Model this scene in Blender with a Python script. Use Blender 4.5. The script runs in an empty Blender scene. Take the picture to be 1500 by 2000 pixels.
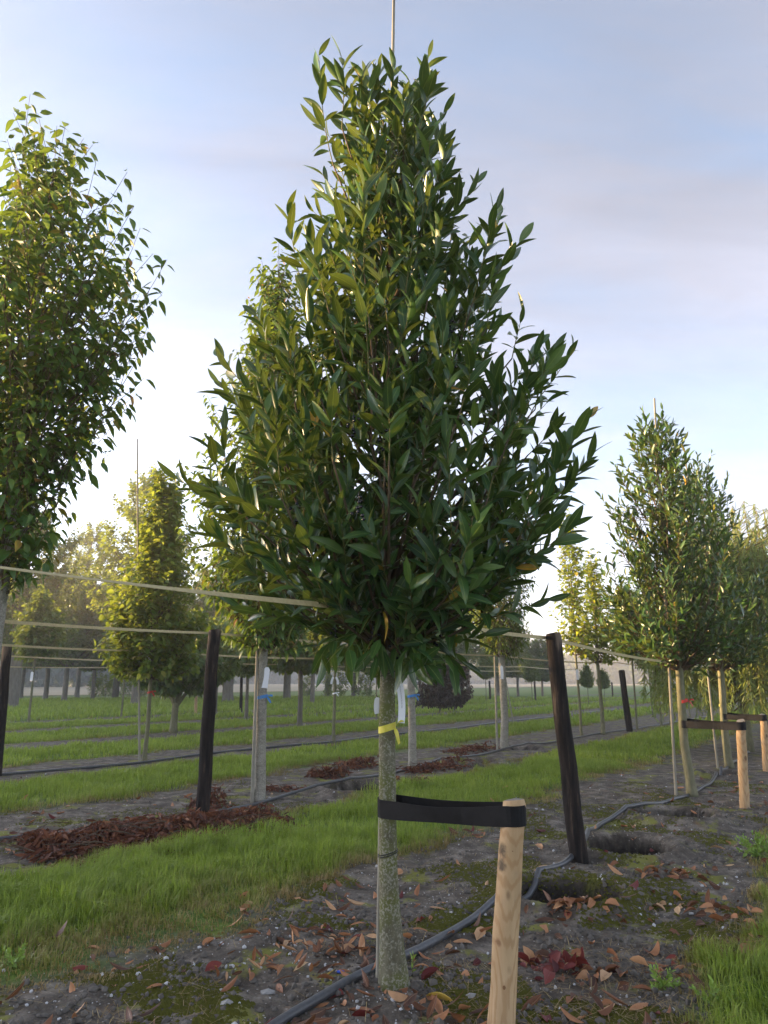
import bpy, math, random
import numpy as np
from mathutils import Matrix, Vector

# ------------------------------------------------------------------ camera, sky, sun, exposure
SC = bpy.context.scene
COL = SC.collection
FPX, PITCH, CAMH = 1388.0, math.radians(13.4), 1.30
cam = bpy.data.cameras.new('camera')
cam.sensor_fit = 'VERTICAL'; cam.sensor_height = 24.0; cam.lens = 24.0*FPX/2000
cam.clip_start = 0.05; cam.clip_end = 3000
cam.dof.use_dof = True; cam.dof.focus_distance = 3.7; cam.dof.aperture_fstop = 4.5
camo = bpy.data.objects.new('camera', cam); COL.objects.link(camo)
camo.location = (0, 0, CAMH); camo.rotation_euler = (math.pi/2+PITCH, 0, 0)
SC.camera = camo

SUN_AZ = math.radians(-72)      # measured from +Y towards +X
SUN_EL = math.radians(5.6)
world = bpy.data.worlds.new('World'); SC.world = world; world.use_nodes = True
wn, wl = world.node_tree.nodes, world.node_tree.links
bg = wn['Background']
sky = wn.new('ShaderNodeTexSky'); sky.sky_type = 'NISHITA'; sky.sun_disc = False
sky.sun_elevation = SUN_EL; sky.sun_rotation = SUN_AZ
sky.air_density = 1.0; sky.dust_density = 1.3; sky.ozone_density = 2.5; sky.altitude = 0
# thin high cloud veil, drawn in the sky's own directions
tc = wn.new('ShaderNodeTexCoord')
sep = wn.new('ShaderNodeSeparateXYZ'); wl.new(tc.outputs['Generated'], sep.inputs[0])
zz = wn.new('ShaderNodeMath'); zz.operation = 'MAXIMUM'; wl.new(sep.outputs[2], zz.inputs[0]); zz.inputs[1].default_value = 0.0
za = wn.new('ShaderNodeMath'); za.operation = 'ADD'; wl.new(zz.outputs[0], za.inputs[0]); za.inputs[1].default_value = 0.18
dv = wn.new('ShaderNodeVectorMath'); dv.operation = 'DIVIDE'
cz = wn.new('ShaderNodeCombineXYZ')
for i in range(3): wl.new(za.outputs[0], cz.inputs[i])
wl.new(tc.outputs['Generated'], dv.inputs[0]); wl.new(cz.outputs[0], dv.inputs[1])
mp = wn.new('ShaderNodeMapping'); mp.inputs['Rotation'].default_value = (0, 0, math.radians(25)); mp.inputs['Scale'].default_value = (0.7, 2.0, 0.3)
wl.new(dv.outputs[0], mp.inputs[0])
nz = wn.new('ShaderNodeTexNoise'); nz.inputs['Scale'].default_value = 1.3; nz.inputs['Detail'].default_value = 7; nz.inputs['Roughness'].default_value = 0.55; nz.inputs['Distortion'].default_value = 0.7
wl.new(mp.outputs[0], nz.inputs[0])
cr = wn.new('ShaderNodeMapRange'); cr.inputs[1].default_value = 0.36; cr.inputs[2].default_value = 0.66; cr.inputs[3].default_value = 0.55; cr.inputs[4].default_value = 0.97
wl.new(nz.outputs[0], cr.inputs[0])
bw = wn.new('ShaderNodeRGBToBW'); wl.new(sky.outputs[0], bw.inputs[0])
cm = wn.new('ShaderNodeMixRGB'); cm.blend_type = 'MULTIPLY'; cm.inputs[0].default_value = 1.0
nz2 = wn.new('ShaderNodeTexNoise'); nz2.inputs['Scale'].default_value = 2.6; nz2.inputs['Detail'].default_value = 8; nz2.inputs['Roughness'].default_value = .6; nz2.inputs['Distortion'].default_value = .4; wl.new(mp.outputs[0], nz2.inputs[0])
cv = wn.new('ShaderNodeMapRange'); cv.inputs[1].default_value = .3; cv.inputs[2].default_value = .7; cv.inputs[3].default_value = .88; cv.inputs[4].default_value = 1.08; wl.new(nz2.outputs[0], cv.inputs[0])
bv = wn.new('ShaderNodeMath'); bv.operation = 'MULTIPLY'; wl.new(bw.outputs[0], bv.inputs[0]); wl.new(cv.outputs[0], bv.inputs[1])
wl.new(bv.outputs[0], cm.inputs[1]); cm.inputs[2].default_value = (1.04, 1.10, 1.36, 1)
mx = wn.new('ShaderNodeMixRGB'); wl.new(cr.outputs[0], mx.inputs[0]); wl.new(sky.outputs[0], mx.inputs[1]); wl.new(cm.outputs[0], mx.inputs[2])
wl.new(mx.outputs[0], bg.inputs[0]); bg.inputs[1].default_value = 0.14

sun = bpy.data.lights.new('sun', 'SUN'); sun.energy = 5.0; sun.angle = math.radians(0.6); sun.color = (1.0, 0.66, 0.33)
suno = bpy.data.objects.new('sun', sun); COL.objects.link(suno)
SUND = Vector((math.sin(SUN_AZ)*math.cos(SUN_EL), math.cos(SUN_AZ)*math.cos(SUN_EL), math.sin(SUN_EL)))
suno.rotation_euler = SUND.to_track_quat('Z', 'Y').to_euler(); suno.location = SUND*60
SC.view_settings.view_transform = 'Standard'; SC.view_settings.look = 'None'
SC.view_settings.exposure = 2.6; SC.view_settings.gamma = 1.0
SC.cycles.volume_bounces = 1
HAZE_DENSITY = 0.0014

# ------------------------------------------------------------------ places: photograph point -> metres on the ground
AZ = math.radians(33.66)
U = np.array([math.sin(AZ), math.cos(AZ)]); V = np.array([-math.cos(AZ), math.sin(AZ)])   # along the rows, across the rows
CP, SP = math.cos(PITCH), math.sin(PITCH)
def ray(x, y):
    a = (x-750)/FPX; b = (1000-y)/FPX
    return np.array([a, CP-b*SP, SP+b*CP])
def gp(x, y, z=0.0):
    r = ray(x, y); t = (z-CAMH)/r[2]; return np.array([0, 0, CAMH])+t*r
def at(x, y, Y):
    r = ray(x, y); return np.array([0, 0, CAMH])+r*(Y/r[1])
def uv(u, v): return u*U+v*V
def proj(P):
    q = P-np.array([0, 0, CAMH]); d = q[:, 1]*CP+q[:, 2]*SP
    return 750+FPX*q[:, 0]/d, 1000-FPX*(q[:, 2]*CP-q[:, 1]*SP)/d, d

# ------------------------------------------------------------------ noise
def _h(ix, iy, s):
    n = (ix*374761393+iy*668265263+s*1442695041) & 0xffffffff
    n = ((n ^ (n >> 13))*1274126177) & 0xffffffff
    return ((n ^ (n >> 16)) & 0xffff)/65535.0
def vnoise(x, y, s=0):
    x = np.asarray(x, float); y = np.asarray(y, float)
    ix = np.floor(x).astype(np.int64); iy = np.floor(y).astype(np.int64); fx = x-ix; fy = y-iy
    fx = fx*fx*(3-2*fx); fy = fy*fy*(3-2*fy)
    a = _h(ix, iy, s); b = _h(ix+1, iy, s); c = _h(ix, iy+1, s); d = _h(ix+1, iy+1, s)
    return (a*(1-fx)+b*fx)*(1-fy)+(c*(1-fx)+d*fx)*fy
def fbm(x, y, o=4, s=0):
    t = 0; a = 0.5
    for i in range(o):
        t = t+a*vnoise(x*2**i, y*2**i, s+i*17); a *= 0.5
    return t
def sstep(a, b, x):
    t = np.clip((x-a)/(b-a), 0, 1); return t*t*(3-2*t)

# ------------------------------------------------------------------ the ground's shape
ROWC, ROWS = 2.05, 4.2
HOLES = []      # x, y, radius, depth
for (px, py, r, d) in [(1108, 1752, .34, .42), (1228, 1660, .33, .45), (1318, 1600, .36, .5), (1405, 1515, .25, .2),
                       (705, 1543, .42, .5), (925, 1492, .45, .45), (1020, 1462, .3, .2)]:
    q = gp(px, py); HOLES.append((q[0], q[1], r, d))
def rowdist(x, y):
    v = x*V[0]+y*V[1]
    return np.abs(np.mod(v-ROWC+ROWS/2, ROWS)-ROWS/2), v
def grass_mask(x, y):
    d, v = rowdist(x, y)
    n = fbm(x*1.3, y*1.3, 3, 5)-0.44 + .5*(fbm(x*5.1, y*5.1, 2, 15)-.38)
    off = .22*sstep(7.9, 8.3, v)+.2*sstep(12.3, 12.7, v)
    m = sstep(0.98, 1.5, d+n*1.0+off)
    return np.where(v > 24.5, 1.0, m)
def gz(x, y):
    x = np.asarray(x, float); y = np.asarray(y, float)
    dist = np.hypot(x, y); fall = np.clip(1-dist/45, 0, 1)
    m = grass_mask(x, y)
    h = (fbm(x*0.7, y*0.7, 2, 1)-.38)*0.07 + (fbm(x*3.1, y*3.1, 4, 9)-.45)*0.085*(1-.6*m) + (fbm(x*16, y*16, 2, 30)-.38)*0.034*(1-m)*sstep(14, 5, dist)
    h = h*fall
    for (a, b, r, d) in HOLES:
        w = 0.16*(vnoise(x*7+a*9, y*7, 3)-.5)
        q = np.hypot(x-a, y-b)/r + w*1.1
        h = h - d*(1-sstep(0.78, 1.0, q)) + 0.07*np.exp(-((q-1.2)/.25)**2)
    return h
def dug_shade_mask(x, y):  # hole interiors, where shade is put into the soil colour
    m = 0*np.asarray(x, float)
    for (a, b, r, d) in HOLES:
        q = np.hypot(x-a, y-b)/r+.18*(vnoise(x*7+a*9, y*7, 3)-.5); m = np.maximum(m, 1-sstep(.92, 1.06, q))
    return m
MAINXY = gp(770, 1930)[:2]

# ------------------------------------------------------------------ mesh helpers
def rs(seed): return np.random.default_rng(seed)
def unit(a):
    a = np.asarray(a, float); return a/np.maximum(np.linalg.norm(a, axis=-1, keepdims=True), 1e-9)
class Geo:
    def __init__(s): s.v = []; s.f4 = []; s.f3 = []; s.at = {}; s.n = 0
    def add(s, v, f4=None, f3=None, **at):
        v = np.asarray(v, float)
        if f4 is not None and len(f4): s.f4.append(np.asarray(f4)+s.n)
        if f3 is not None and len(f3): s.f3.append(np.asarray(f3)+s.n)
        for k in set(list(at)+list(s.at)):
            if k not in s.at: s.at[k] = [np.zeros(s.n)] if s.n else []
            val = at.get(k, 0.0); s.at[k].append(np.broadcast_to(np.asarray(val, float), (len(v),)).copy())
        s.v.append(v); s.n += len(v)
    def mesh(s, name, smooth=True):
        me = bpy.data.meshes.new(name)
        if not s.n: return me
        v = np.concatenate(s.v)
        f4 = np.concatenate(s.f4) if s.f4 else np.zeros((0, 4), int); f3 = np.concatenate(s.f3) if s.f3 else np.zeros((0, 3), int)
        me.vertices.add(len(v)); me.vertices.foreach_set('co', v.astype(np.float32).ravel())
        loops = np.concatenate([f4.ravel(), f3.ravel()]).astype(np.int32)
        me.loops.add(len(loops)); me.loops.foreach_set('vertex_index', loops)
        st = np.concatenate([np.arange(len(f4))*4, len(f4)*4+np.arange(len(f3))*3]).astype(np.int32)
        me.polygons.add(len(st)); me.polygons.foreach_set('loop_start', st)
        me.polygons.foreach_set('use_smooth', np.full(len(st), smooth))
        me.update(calc_edges=True)
        for k, l in s.at.items():
            a = me.attributes.new(k, 'FLOAT', 'POINT'); a.data.foreach_set('value', np.concatenate(l).astype(np.float32))
        return me
def obj(name, me, mat=None, parent=None, loc=None):
    o = bpy.data.objects.new(name, me); COL.objects.link(o)
    if mat is not None and not me.materials: me.materials.append(mat)
    if parent is not None: o.parent = parent
    if loc is not None: o.location = loc
    return o
def tag(o, label, cat, group=None, kind=None):
    o['label'] = label; o['category'] = cat
    if group: o['group'] = group
    if kind: o['kind'] = kind
    return o
def root(name, loc, label, cat, group=None):
    o = bpy.data.objects.new(name, None); COL.objects.link(o); o.location = loc; o.empty_display_size = .2
    return tag(o, label, cat, group)
def part(name, geo, mat, parent, smooth=True, stuff=False):
    o = obj(name, geo.mesh(name, smooth), mat, parent)
    if stuff: o['kind'] = 'stuff'
    return o
def tube(g, path, rad, sides=8, cap=True, **at):
    path = np.asarray(path, float); n = len(path); rad = np.broadcast_to(np.asarray(rad, float), (n,))
    tan = unit(np.gradient(path, axis=0)) if n > 2 else np.repeat(unit(path[1]-path[0])[None], n, 0)
    up = np.array([1., 0, 0]) if abs(tan.mean(0)[2]) > .75 else np.array([0, 0, 1.])
    e1 = unit(np.cross(tan, up)); e2 = np.cross(tan, e1)
    a = np.arange(sides)*2*math.pi/sides
    ring = np.cos(a)[None, :, None]*e1[:, None]+np.sin(a)[None, :, None]*e2[:, None]
    v = (path[:, None]+ring*rad[:, None, None]).reshape(-1, 3)
    i = np.arange(n-1)[:, None]*sides+np.arange(sides)[None]; j = np.arange(n-1)[:, None]*sides+(np.arange(sides)[None]+1) % sides
    f = np.stack([i, i+sides, j+sides, j], -1).reshape(-1, 4)
    f3 = None
    if cap:
        v = np.concatenate([v, path[:1], path[-1:]]); c0 = n*sides; b = (n-1)*sides; k = np.arange(sides)
        f3 = np.concatenate([np.stack([np.full(sides, c0), k, (k+1) % sides], -1), np.stack([np.full(sides, c0+1), b+(k+1) % sides, b+k], -1)])
    g.add(v, f, f3, **at)
def band(g, path, side, w, t, closed=False, **at):
    """flat band: width w along `side` (N,3), thickness t"""
    path = np.asarray(path, float); n = len(path)
    if closed: tan = unit(np.roll(path, -1, 0)-np.roll(path, 1, 0))
    else: tan = unit(np.gradient(path, axis=0))
    side = unit(np.broadcast_to(np.asarray(side, float), path.shape)); side = unit(side-tan*(side*tan).sum(1, keepdims=True)); nr = np.cross(tan, side)
    w = np.broadcast_to(np.asarray(w, float), (n,))[:, None]
    v = np.stack([path+side*w/2+nr*t/2, path-side*w/2+nr*t/2, path-side*w/2-nr*t/2, path+side*w/2-nr*t/2], 1).reshape(-1, 4, 3).reshape(-1, 3)
    m = n if closed else n-1
    i = np.arange(m)[:, None]*4+np.arange(4)[None]; j = (np.arange(m)[:, None]+1) % n*4+np.arange(4)[None]
    i2 = np.arange(m)[:, None]*4+(np.arange(4)[None]+1) % 4; j2 = (np.arange(m)[:, None]+1) % n*4+(np.arange(4)[None]+1) % 4
    f = np.stack([i, j, j2, i2], -1).reshape(-1, 4)
    if not closed: f = np.concatenate([f, [[0, 1, 2, 3], [4*n-1, 4*n-2, 4*n-3, 4*n-4]]])
    g.add(v, f, **at)
def smoothpath(p, n):
    p = np.asarray(p, float); d = np.r_[0, np.cumsum(np.linalg.norm(np.diff(p, axis=0), axis=1))]; t = np.linspace(0, d[-1], n)
    q = np.stack([np.interp(t, d, p[:, k]) for k in range(3)], 1)
    k = max(1, n//(len(p)*3))
    for _ in range(k*2):
        q[1:-1] = (q[:-2]+2*q[1:-1]+q[2:])/4
    return q

# ------------------------------------------------------------------ materials
def mat(name):
    m = bpy.data.materials.new(name); m.use_nodes = True; nt = m.node_tree
    return m, nt.nodes, nt.links, nt.nodes['Principled BSDF']
def nd(N, t, **kw):
    n = N.new(t)
    for k, v in kw.items(): setattr(n, k, v)
    return n
def noise(N, L, vec, scale, detail=4, rough=.55):
    n = N.new('ShaderNodeTexNoise'); n.inputs['Scale'].default_value = scale; n.inputs['Detail'].default_value = detail; n.inputs['Roughness'].default_value = rough
    if vec is not None: L.new(vec, n.inputs['Vector'])
    return n.outputs[0]
def ramp(N, L, fac, stops):
    r = N.new('ShaderNodeValToRGB'); e = r.color_ramp.elements
    while len(e) < len(stops): e.new(0.5)
    for k, (p, c) in enumerate(stops): e[k].position = p; e[k].color = (*c, 1) if len(c) == 3 else c
    L.new(fac, r.inputs[0]); return r.outputs[0]
def mixc(N, L, fac, a, b, mode='MIX'):
    m = N.new('ShaderNodeMixRGB'); m.blend_type = mode
    for s, x in ((0, fac), (1, a), (2, b)):
        if isinstance(x, (int, float)): m.inputs[s].default_value = x
        elif isinstance(x, tuple): m.inputs[s].default_value = (*x, 1)
        else: L.new(x, m.inputs[s])
    return m.outputs[0]
def mth(N, L, op, a, b=0.0, c=None):
    m = N.new('ShaderNodeMath'); m.operation = op
    for s, x in ((0, a), (1, b), (2, c)):
        if x is None: continue
        if isinstance(x, (int, float)): m.inputs[s].default_value = x
        else: L.new(x, m.inputs[s])
    return m.outputs[0]
def mrange(N, L, x, a, b, c=0., d=1.):
    m = N.new('ShaderNodeMapRange'); L.new(x, m.inputs[0])
    for k, v in enumerate((a, b, c, d)): m.inputs[k+1].default_value = v
    m.interpolation_type = 'SMOOTHSTEP'; return m.outputs[0]
def bump(N, L, h, strength, dist, B):
    b = N.new('ShaderNodeBump'); b.inputs['Strength'].default_value = strength; b.inputs['Distance'].default_value = dist
    L.new(h, b.inputs['Height']); L.new(b.outputs[0], B.inputs['Normal'])
def attr(N, name):
    a = N.new('ShaderNodeAttribute'); a.attribute_name = name; return a.outputs['Fac']
def rnd_value(N, L):
    oi = N.new('ShaderNodeObjectInfo')
    return mth(N, L, 'FRACT', mth(N, L, 'ADD', attr(N, 'rnd'), oi.outputs['Random']))
def leaf_mat(name, stops, rib=(.2, .3, .06), ribw=.07, rough=.4, trans=.3, tcol=(.25, .35, .03), spec=.4):
    m, N, L, B = mat(name)
    r = rnd_value(N, L)
    c = ramp(N, L, r, stops)
    au = mth(N, L, 'ABSOLUTE', attr(N, 'lu'))
    c = mixc(N, L, mrange(N, L, au, ribw, ribw*.3), c, rib)
    g = nd(N, 'ShaderNodeNewGeometry'); n = noise(N, L, g.outputs['Position'], 45, 2)
    c = mixc(N, L, mrange(N, L, n, .35, .7, 0, .35), c, mixc(N, L, 1., c, (.6, .62, .6), 'MULTIPLY'))
    L.new(c, B.inputs['Base Color']); B.inputs['Roughness'].default_value = rough; B.inputs['Specular IOR Level'].default_value = spec
    t = N.new('ShaderNodeBsdfTranslucent'); L.new(mixc(N, L, .75, c, tcol), t.inputs[0])
    mxs = N.new('ShaderNodeMixShader'); mxs.inputs[0].default_value = trans
    L.new(B.outputs[0], mxs.inputs[1]); L.new(t.outputs[0], mxs.inputs[2]); L.new(mxs.outputs[0], N['Material Output'].inputs[0])
    return m
M = {}
M['laurel'] = leaf_mat('laurel_leaf', [(0, (.016, .052, .018)), (.45, (.027, .08, .021)), (.8, (.048, .115, .026)), (.97, (.09, .165, .035)), (.992, (.10, .18, .035)), (.996, (.42, .26, .03)), (1, (.45, .22, .03))], (.17, .24, .06), .09, .33, .17, (.28, .35, .04))
M['cherry'] = leaf_mat('cherry_leaf', [(0, (.035, .095, .026)), (.5, (.06, .14, .030)), (.93, (.10, .18, .034)), (.98, (.30, .16, .03)), (1, (.36, .12, .03))], (.14, .2, .05), .08, .45, .30, (.26, .36, .03))
M['maple'] = leaf_mat('maple_leaf', [(0, (.09, .17, .025)), (.5, (.15, .24, .03)), (.9, (.24, .29, .035)), (1, (.36, .28, .03))], (.2, .26, .05), .08, .5, .45, (.42, .46, .03))
M['green'] = leaf_mat('green_leaf', [(0, (.035, .085, .025)), (.5, (.055, .12, .028)), (1, (.10, .17, .035))], (.12, .19, .05), .05, .5, .38, (.30, .36, .03))
M['golden'] = leaf_mat('pale_green_leaf', [(0, (.06, .12, .025)), (.5, (.10, .165, .03)), (.9, (.17, .22, .035)), (1, (.3, .24, .04))], (.17, .22, .05), .05, .5, .38, (.34, .42, .04))
M['purple'] = leaf_mat('dark_purple_leaf', [(0, (.022, .018, .016)), (.6, (.04, .028, .022)), (1, (.075, .04, .028))], (.06, .04, .03), .05, .5, .15, (.14, .06, .03))
M['willow'] = leaf_mat('willow_leaf', [(0, (.10, .17, .06)), (.6, (.16, .23, .075)), (1, (.26, .30, .08))], (.2, .26, .1), .05, .5, .45, (.40, .46, .08))
M['deadleaf'] = leaf_mat('dead_leaf', [(0, (.045, .018, .012)), (.4, (.095, .032, .018)), (.8, (.17, .062, .03)), (1, (.27, .12, .055))], (.2, .09, .05), .07, .6, .12, (.3, .1, .03), .25)
M['fallen'] = leaf_mat('fallen_leaf', [(0, (.06, .03, .02)), (.3, (.14, .06, .03)), (.55, (.30, .125, .055)), (.85, (.46, .22, .10)), (1, (.60, .40, .22))], (.42, .24, .13), .07, .55, .12, (.5, .2, .06), .3)
M['fallenred'] = leaf_mat('fallen_red_leaf', [(0, (.07, .012, .012)), (.5, (.13, .022, .02)), (1, (.22, .045, .03))], (.22, .07, .05), .07, .5, .1, (.4, .06, .03), .3)
M['yellowleaf'] = leaf_mat('yellow_leaf', [(0, (.62, .42, .09)), (1, (.68, .47, .10))], (.72, .55, .2), .07, .45, .15, (.7, .45, .05), .3)
M['seedling'] = leaf_mat('seedling_leaf', [(0, (.14, .26, .05)), (1, (.22, .34, .07))], (.3, .4, .12), .07, .45, .3, (.4, .5, .05), .3)

def bark_mat(name, a, b, spots=None, scale=30, zs=.35, moss=None):
    m, N, L, B = mat(name)
    tcn = nd(N, 'ShaderNodeTexCoord'); mpn = nd(N, 'ShaderNodeMapping'); mpn.inputs['Scale'].default_value = (1, 1, zs); L.new(tcn.outputs['Object'], mpn.inputs[0])
    n = noise(N, L, mpn.outputs[0], scale, 6, .65); c = ramp(N, L, n, [(.3, a), (.7, b)])
    if moss:
        n3 = noise(N, L, tcn.outputs['Object'], 7, 4); c = mixc(N, L, mrange(N, L, n3, .42, .62), c, moss)
    if spots:
        n2 = noise(N, L, tcn.outputs['Object'], 95, 4, .6); n4 = noise(N, L, tcn.outputs['Object'], 11, 2)
        c = mixc(N, L, mrange(N, L, mth(N, L, 'ADD', n2, mth(N, L, 'MULTIPLY', n4, .35)), .66, .80), c, spots)
    L.new(c, B.inputs['Base Color']); B.inputs['Roughness'].default_value = .85; B.inputs['Specular IOR Level'].default_value = .2
    bump(N, L, n, .6, .006, B); return m
M['laurelbark'] = bark_mat('laurel_bark', (.085, .08, .05), (.16, .15, .10), (.235, .23, .175), 34, .6, (.105, .115, .035))
M['twig'] = bark_mat('green_twig', (.12, .13, .04), (.2, .17, .07))
M['limb'] = bark_mat('brown_limb', (.07, .05, .035), (.13, .095, .06))
M['greybark'] = bark_mat('grey_bark', (.15, .14, .11), (.30, .28, .23), (.33, .32, .27), 16, 2.2)
M['olivebark'] = bark_mat('olive_bark', (.12, .12, .07), (.22, .21, .13), None, 22, .4)
M['farbark'] = bark_mat('rough_bark', (.11, .10, .08), (.2, .18, .15), None, 9, .4)
M['bamboo'] = bark_mat('weathered_cane', (.2, .19, .15), (.33, .31, .25), None, 25, .1)

def soil_ground():
    m, N, L, B = mat('nursery_ground')
    g = nd(N, 'ShaderNodeNewGeometry'); pos = g.outputs['Position']
    d = nd(N, 'ShaderNodeVectorMath', operation='DOT_PRODUCT'); L.new(pos, d.inputs[0]); d.inputs[1].default_value = (V[0], V[1], 0)
    v = d.outputs['Value']
    md = mth(N, L, 'MODULO', mth(N, L, 'ADD', v, ROWS*20-ROWC+ROWS/2), ROWS)
    dist = mth(N, L, 'ABSOLUTE', mth(N, L, 'SUBTRACT', md, ROWS/2))
    n1 = noise(N, L, pos, 1.7, 5)
    dist = mth(N, L, 'ADD', dist, mth(N, L, 'ADD', mrange(N, L, v, 7.9, 8.3, 0, .22), mrange(N, L, v, 12.3, 12.7, 0, .2)))
    gm = mrange(N, L, mth(N, L, 'ADD', dist, mth(N, L, 'MULTIPLY', mth(N, L, 'SUBTRACT', n1, .5), 1.1)), 1.0, 1.42)
    gm = mth(N, L, 'MAXIMUM', gm, mrange(N, L, v, 24.2, 25.2))
    a = attr(N, 'turf'); gm = mth(N, L, 'MAXIMUM', mth(N, L, 'MULTIPLY', gm, mrange(N, L, v, 5.0, 9.0)), mth(N, L, 'MULTIPLY', a, mrange(N, L, v, 9.0, 5.0)))
    n2 = noise(N, L, pos, 6, 6, .65); n3 = noise(N, L, pos, 60, 4, .7)
    soil = ramp(N, L, n2, [(.3, (.050, .042, .033)), (.5, (.108, .092, .074)), (.7, (.24, .21, .172))])
    soil = mixc(N, L, mrange(N, L, n3, .45, .75), soil, mixc(N, L, 1., soil, (1.5, 1.48, 1.45), 'MULTIPLY'))
    n4 = noise(N, L, pos, 2.6, 6, .6)
    soil = mixc(N, L, mrange(N, L, n4, .54, .64, 0, .85), soil, (.19, .195, .035))
    n5 = noise(N, L, pos, 3.7, 5, .7); soil = mixc(N, L, mrange(N, L, n5, .58, .7, 0, .7), soil, (.17, .10, .055))
    vo = nd(N, 'ShaderNodeTexVoronoi'); vo.inputs['Scale'].default_value = 26; L.new(pos, vo.inputs['Vector'])
    soil = mixc(N, L, mrange(N, L, vo.outputs['Distance'], .16, .10, 0, .8), soil, (.38, .36, .32))
    soil = mixc(N, L, attr(N, 'dug'), soil, ramp(N, L, n2, [(.3, (.014, .012, .010)), (.7, (.04, .034, .028))]))     # moist subsoil tone, darkened to paint in the shade inside the holes
    n6 = noise(N, L, pos, .5, 5, .6); n7 = noise(N, L, pos, 25, 3, .7)
    gr = ramp(N, L, n6, [(.3, (.08, .14, .025)), (.55, (.13, .20, .03)), (.75, (.22, .22, .045))])
    gr = mixc(N, L, mrange(N, L, n7, .4, .7), gr, mixc(N, L, 1., gr, (.45, .5, .45), 'MULTIPLY'))
    far = mixc(N, L, mrange(N, L, v, 24, 40, 0, .5), gr, (.17, .20, .05))
    c = mixc(N, L, gm, soil, far)
    L.new(c, B.inputs['Base Color']); B.inputs['Roughness'].default_value = .95; B.inputs['Specular IOR Level'].default_value = .15
    h = mth(N, L, 'ADD', mth(N, L, 'MULTIPLY', n3, .5), n7); bump(N, L, h, .9, .012, B)
    return m
M['ground'] = soil_ground()
def simple(name, col, rough=.6, spec=.3, var=None, scale=30, bumpd=0):
    m, N, L, B = mat(name)
    B.inputs['Roughness'].default_value = rough; B.inputs['Specular IOR Level'].default_value = spec
    if var:
        tcn = nd(N, 'ShaderNodeTexCoord'); n = noise(N, L, tcn.outputs['Object'], scale, 5, .6)
        L.new(ramp(N, L, n, [(.3, col), (.7, var)]), B.inputs['Base Color'])
        if bumpd: bump(N, L, n, .5, bumpd, B)
    else: B.inputs['Base Color'].default_value = (*col, 1)
    return m
M['hose'] = simple('black_polythene', (.045, .047, .05), .38, .5, (.075, .077, .08), 40)
M['strap'] = simple('black_rubber', (.010, .010, .011), .7, .12, (.016, .016, .017), 20)
M['tape'] = simple('pale_webbing', (.36, .30, .15), .7, .2, (.48, .41, .23), 60)
M['label'] = simple('white_plastic', (.78, .80, .84), .45, .3)
M['ink'] = simple('grey_print', (.38, .39, .42), .6, .2)
M['yellowtie'] = simple('yellow_ribbon', (.55, .50, .05), .5, .3, (.65, .58, .10), 50)
M['bluetie'] = simple('blue_ribbon', (.06, .22, .52), .5, .3)
M['redtie'] = simple('red_ribbon', (.5, .04, .03), .5, .3)
M['bluescrap'] = simple('blue_plastic', (.03, .10, .55), .4, .4)
M['wire'] = simple('black_wire', (.02, .02, .02), .5, .3)
M['stone'] = simple('grey_stone', (.22, .22, .21), .8, .2, (.36, .35, .33), 25, .01)
M['pebble'] = leaf_mat('pebble', [(0, (.16, .14, .11)), (.5, (.30, .265, .21)), (1, (.54, .50, .42))], (.5, .5, .5), -1, .6, 0, (.5, .5, .5), .3)
M['moss'] = leaf_mat('moss', [(0, (.14, .15, .022)), (.5, (.26, .27, .034)), (1, (.40, .40, .055))], (.1, .1, .02), -1, .9, .1, (.2, .2, .02), .05)
M['crumb'] = simple('soil_crumb', (.08, .072, .062), .95, .1, (.17, .155, .135), 9)
M['berry'] = simple('black_berry', (.006, .005, .010), .22, .5)
M['field'] = simple('stubble', (.34, .28, .18), .95, .1, (.42, .35, .22), .2)
M['farwood'] = leaf_mat('far_wood_leaf', [(0, (.03, .055, .025)), (.5, (.045, .075, .03)), (1, (.07, .10, .035))], (.07, .1, .03), .03, .6, .2, (.2, .25, .05))

def grass_mat():
    m, N, L, B = mat('grass_blade')
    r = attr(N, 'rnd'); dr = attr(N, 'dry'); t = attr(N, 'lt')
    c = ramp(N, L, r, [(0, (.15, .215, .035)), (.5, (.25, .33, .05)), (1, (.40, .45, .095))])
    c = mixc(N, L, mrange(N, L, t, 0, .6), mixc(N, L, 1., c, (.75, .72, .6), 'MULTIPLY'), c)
    c = mixc(N, L, dr, c, ramp(N, L, r, [(0, (.16, .095, .04)), (.6, (.27, .18, .075)), (1, (.42, .32, .16))]))
    L.new(c, B.inputs['Base Color']); B.inputs['Roughness'].default_value = .5; B.inputs['Specular IOR Level'].default_value = .3
    tr = N.new('ShaderNodeBsdfTranslucent'); L.new(mixc(N, L, .5, c, (.28, .42, .03)), tr.inputs[0])
    ms = N.new('ShaderNodeMixShader'); L.new(mth(N, L, 'MULTIPLY_ADD', dr, -.3, .45), ms.inputs[0])
    L.new(B.outputs[0], ms.inputs[1]); L.new(tr.outputs[0], ms.inputs[2]); L.new(ms.outputs[0], N['Material Output'].inputs[0]); return m
M['grass'] = grass_mat()
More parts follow.
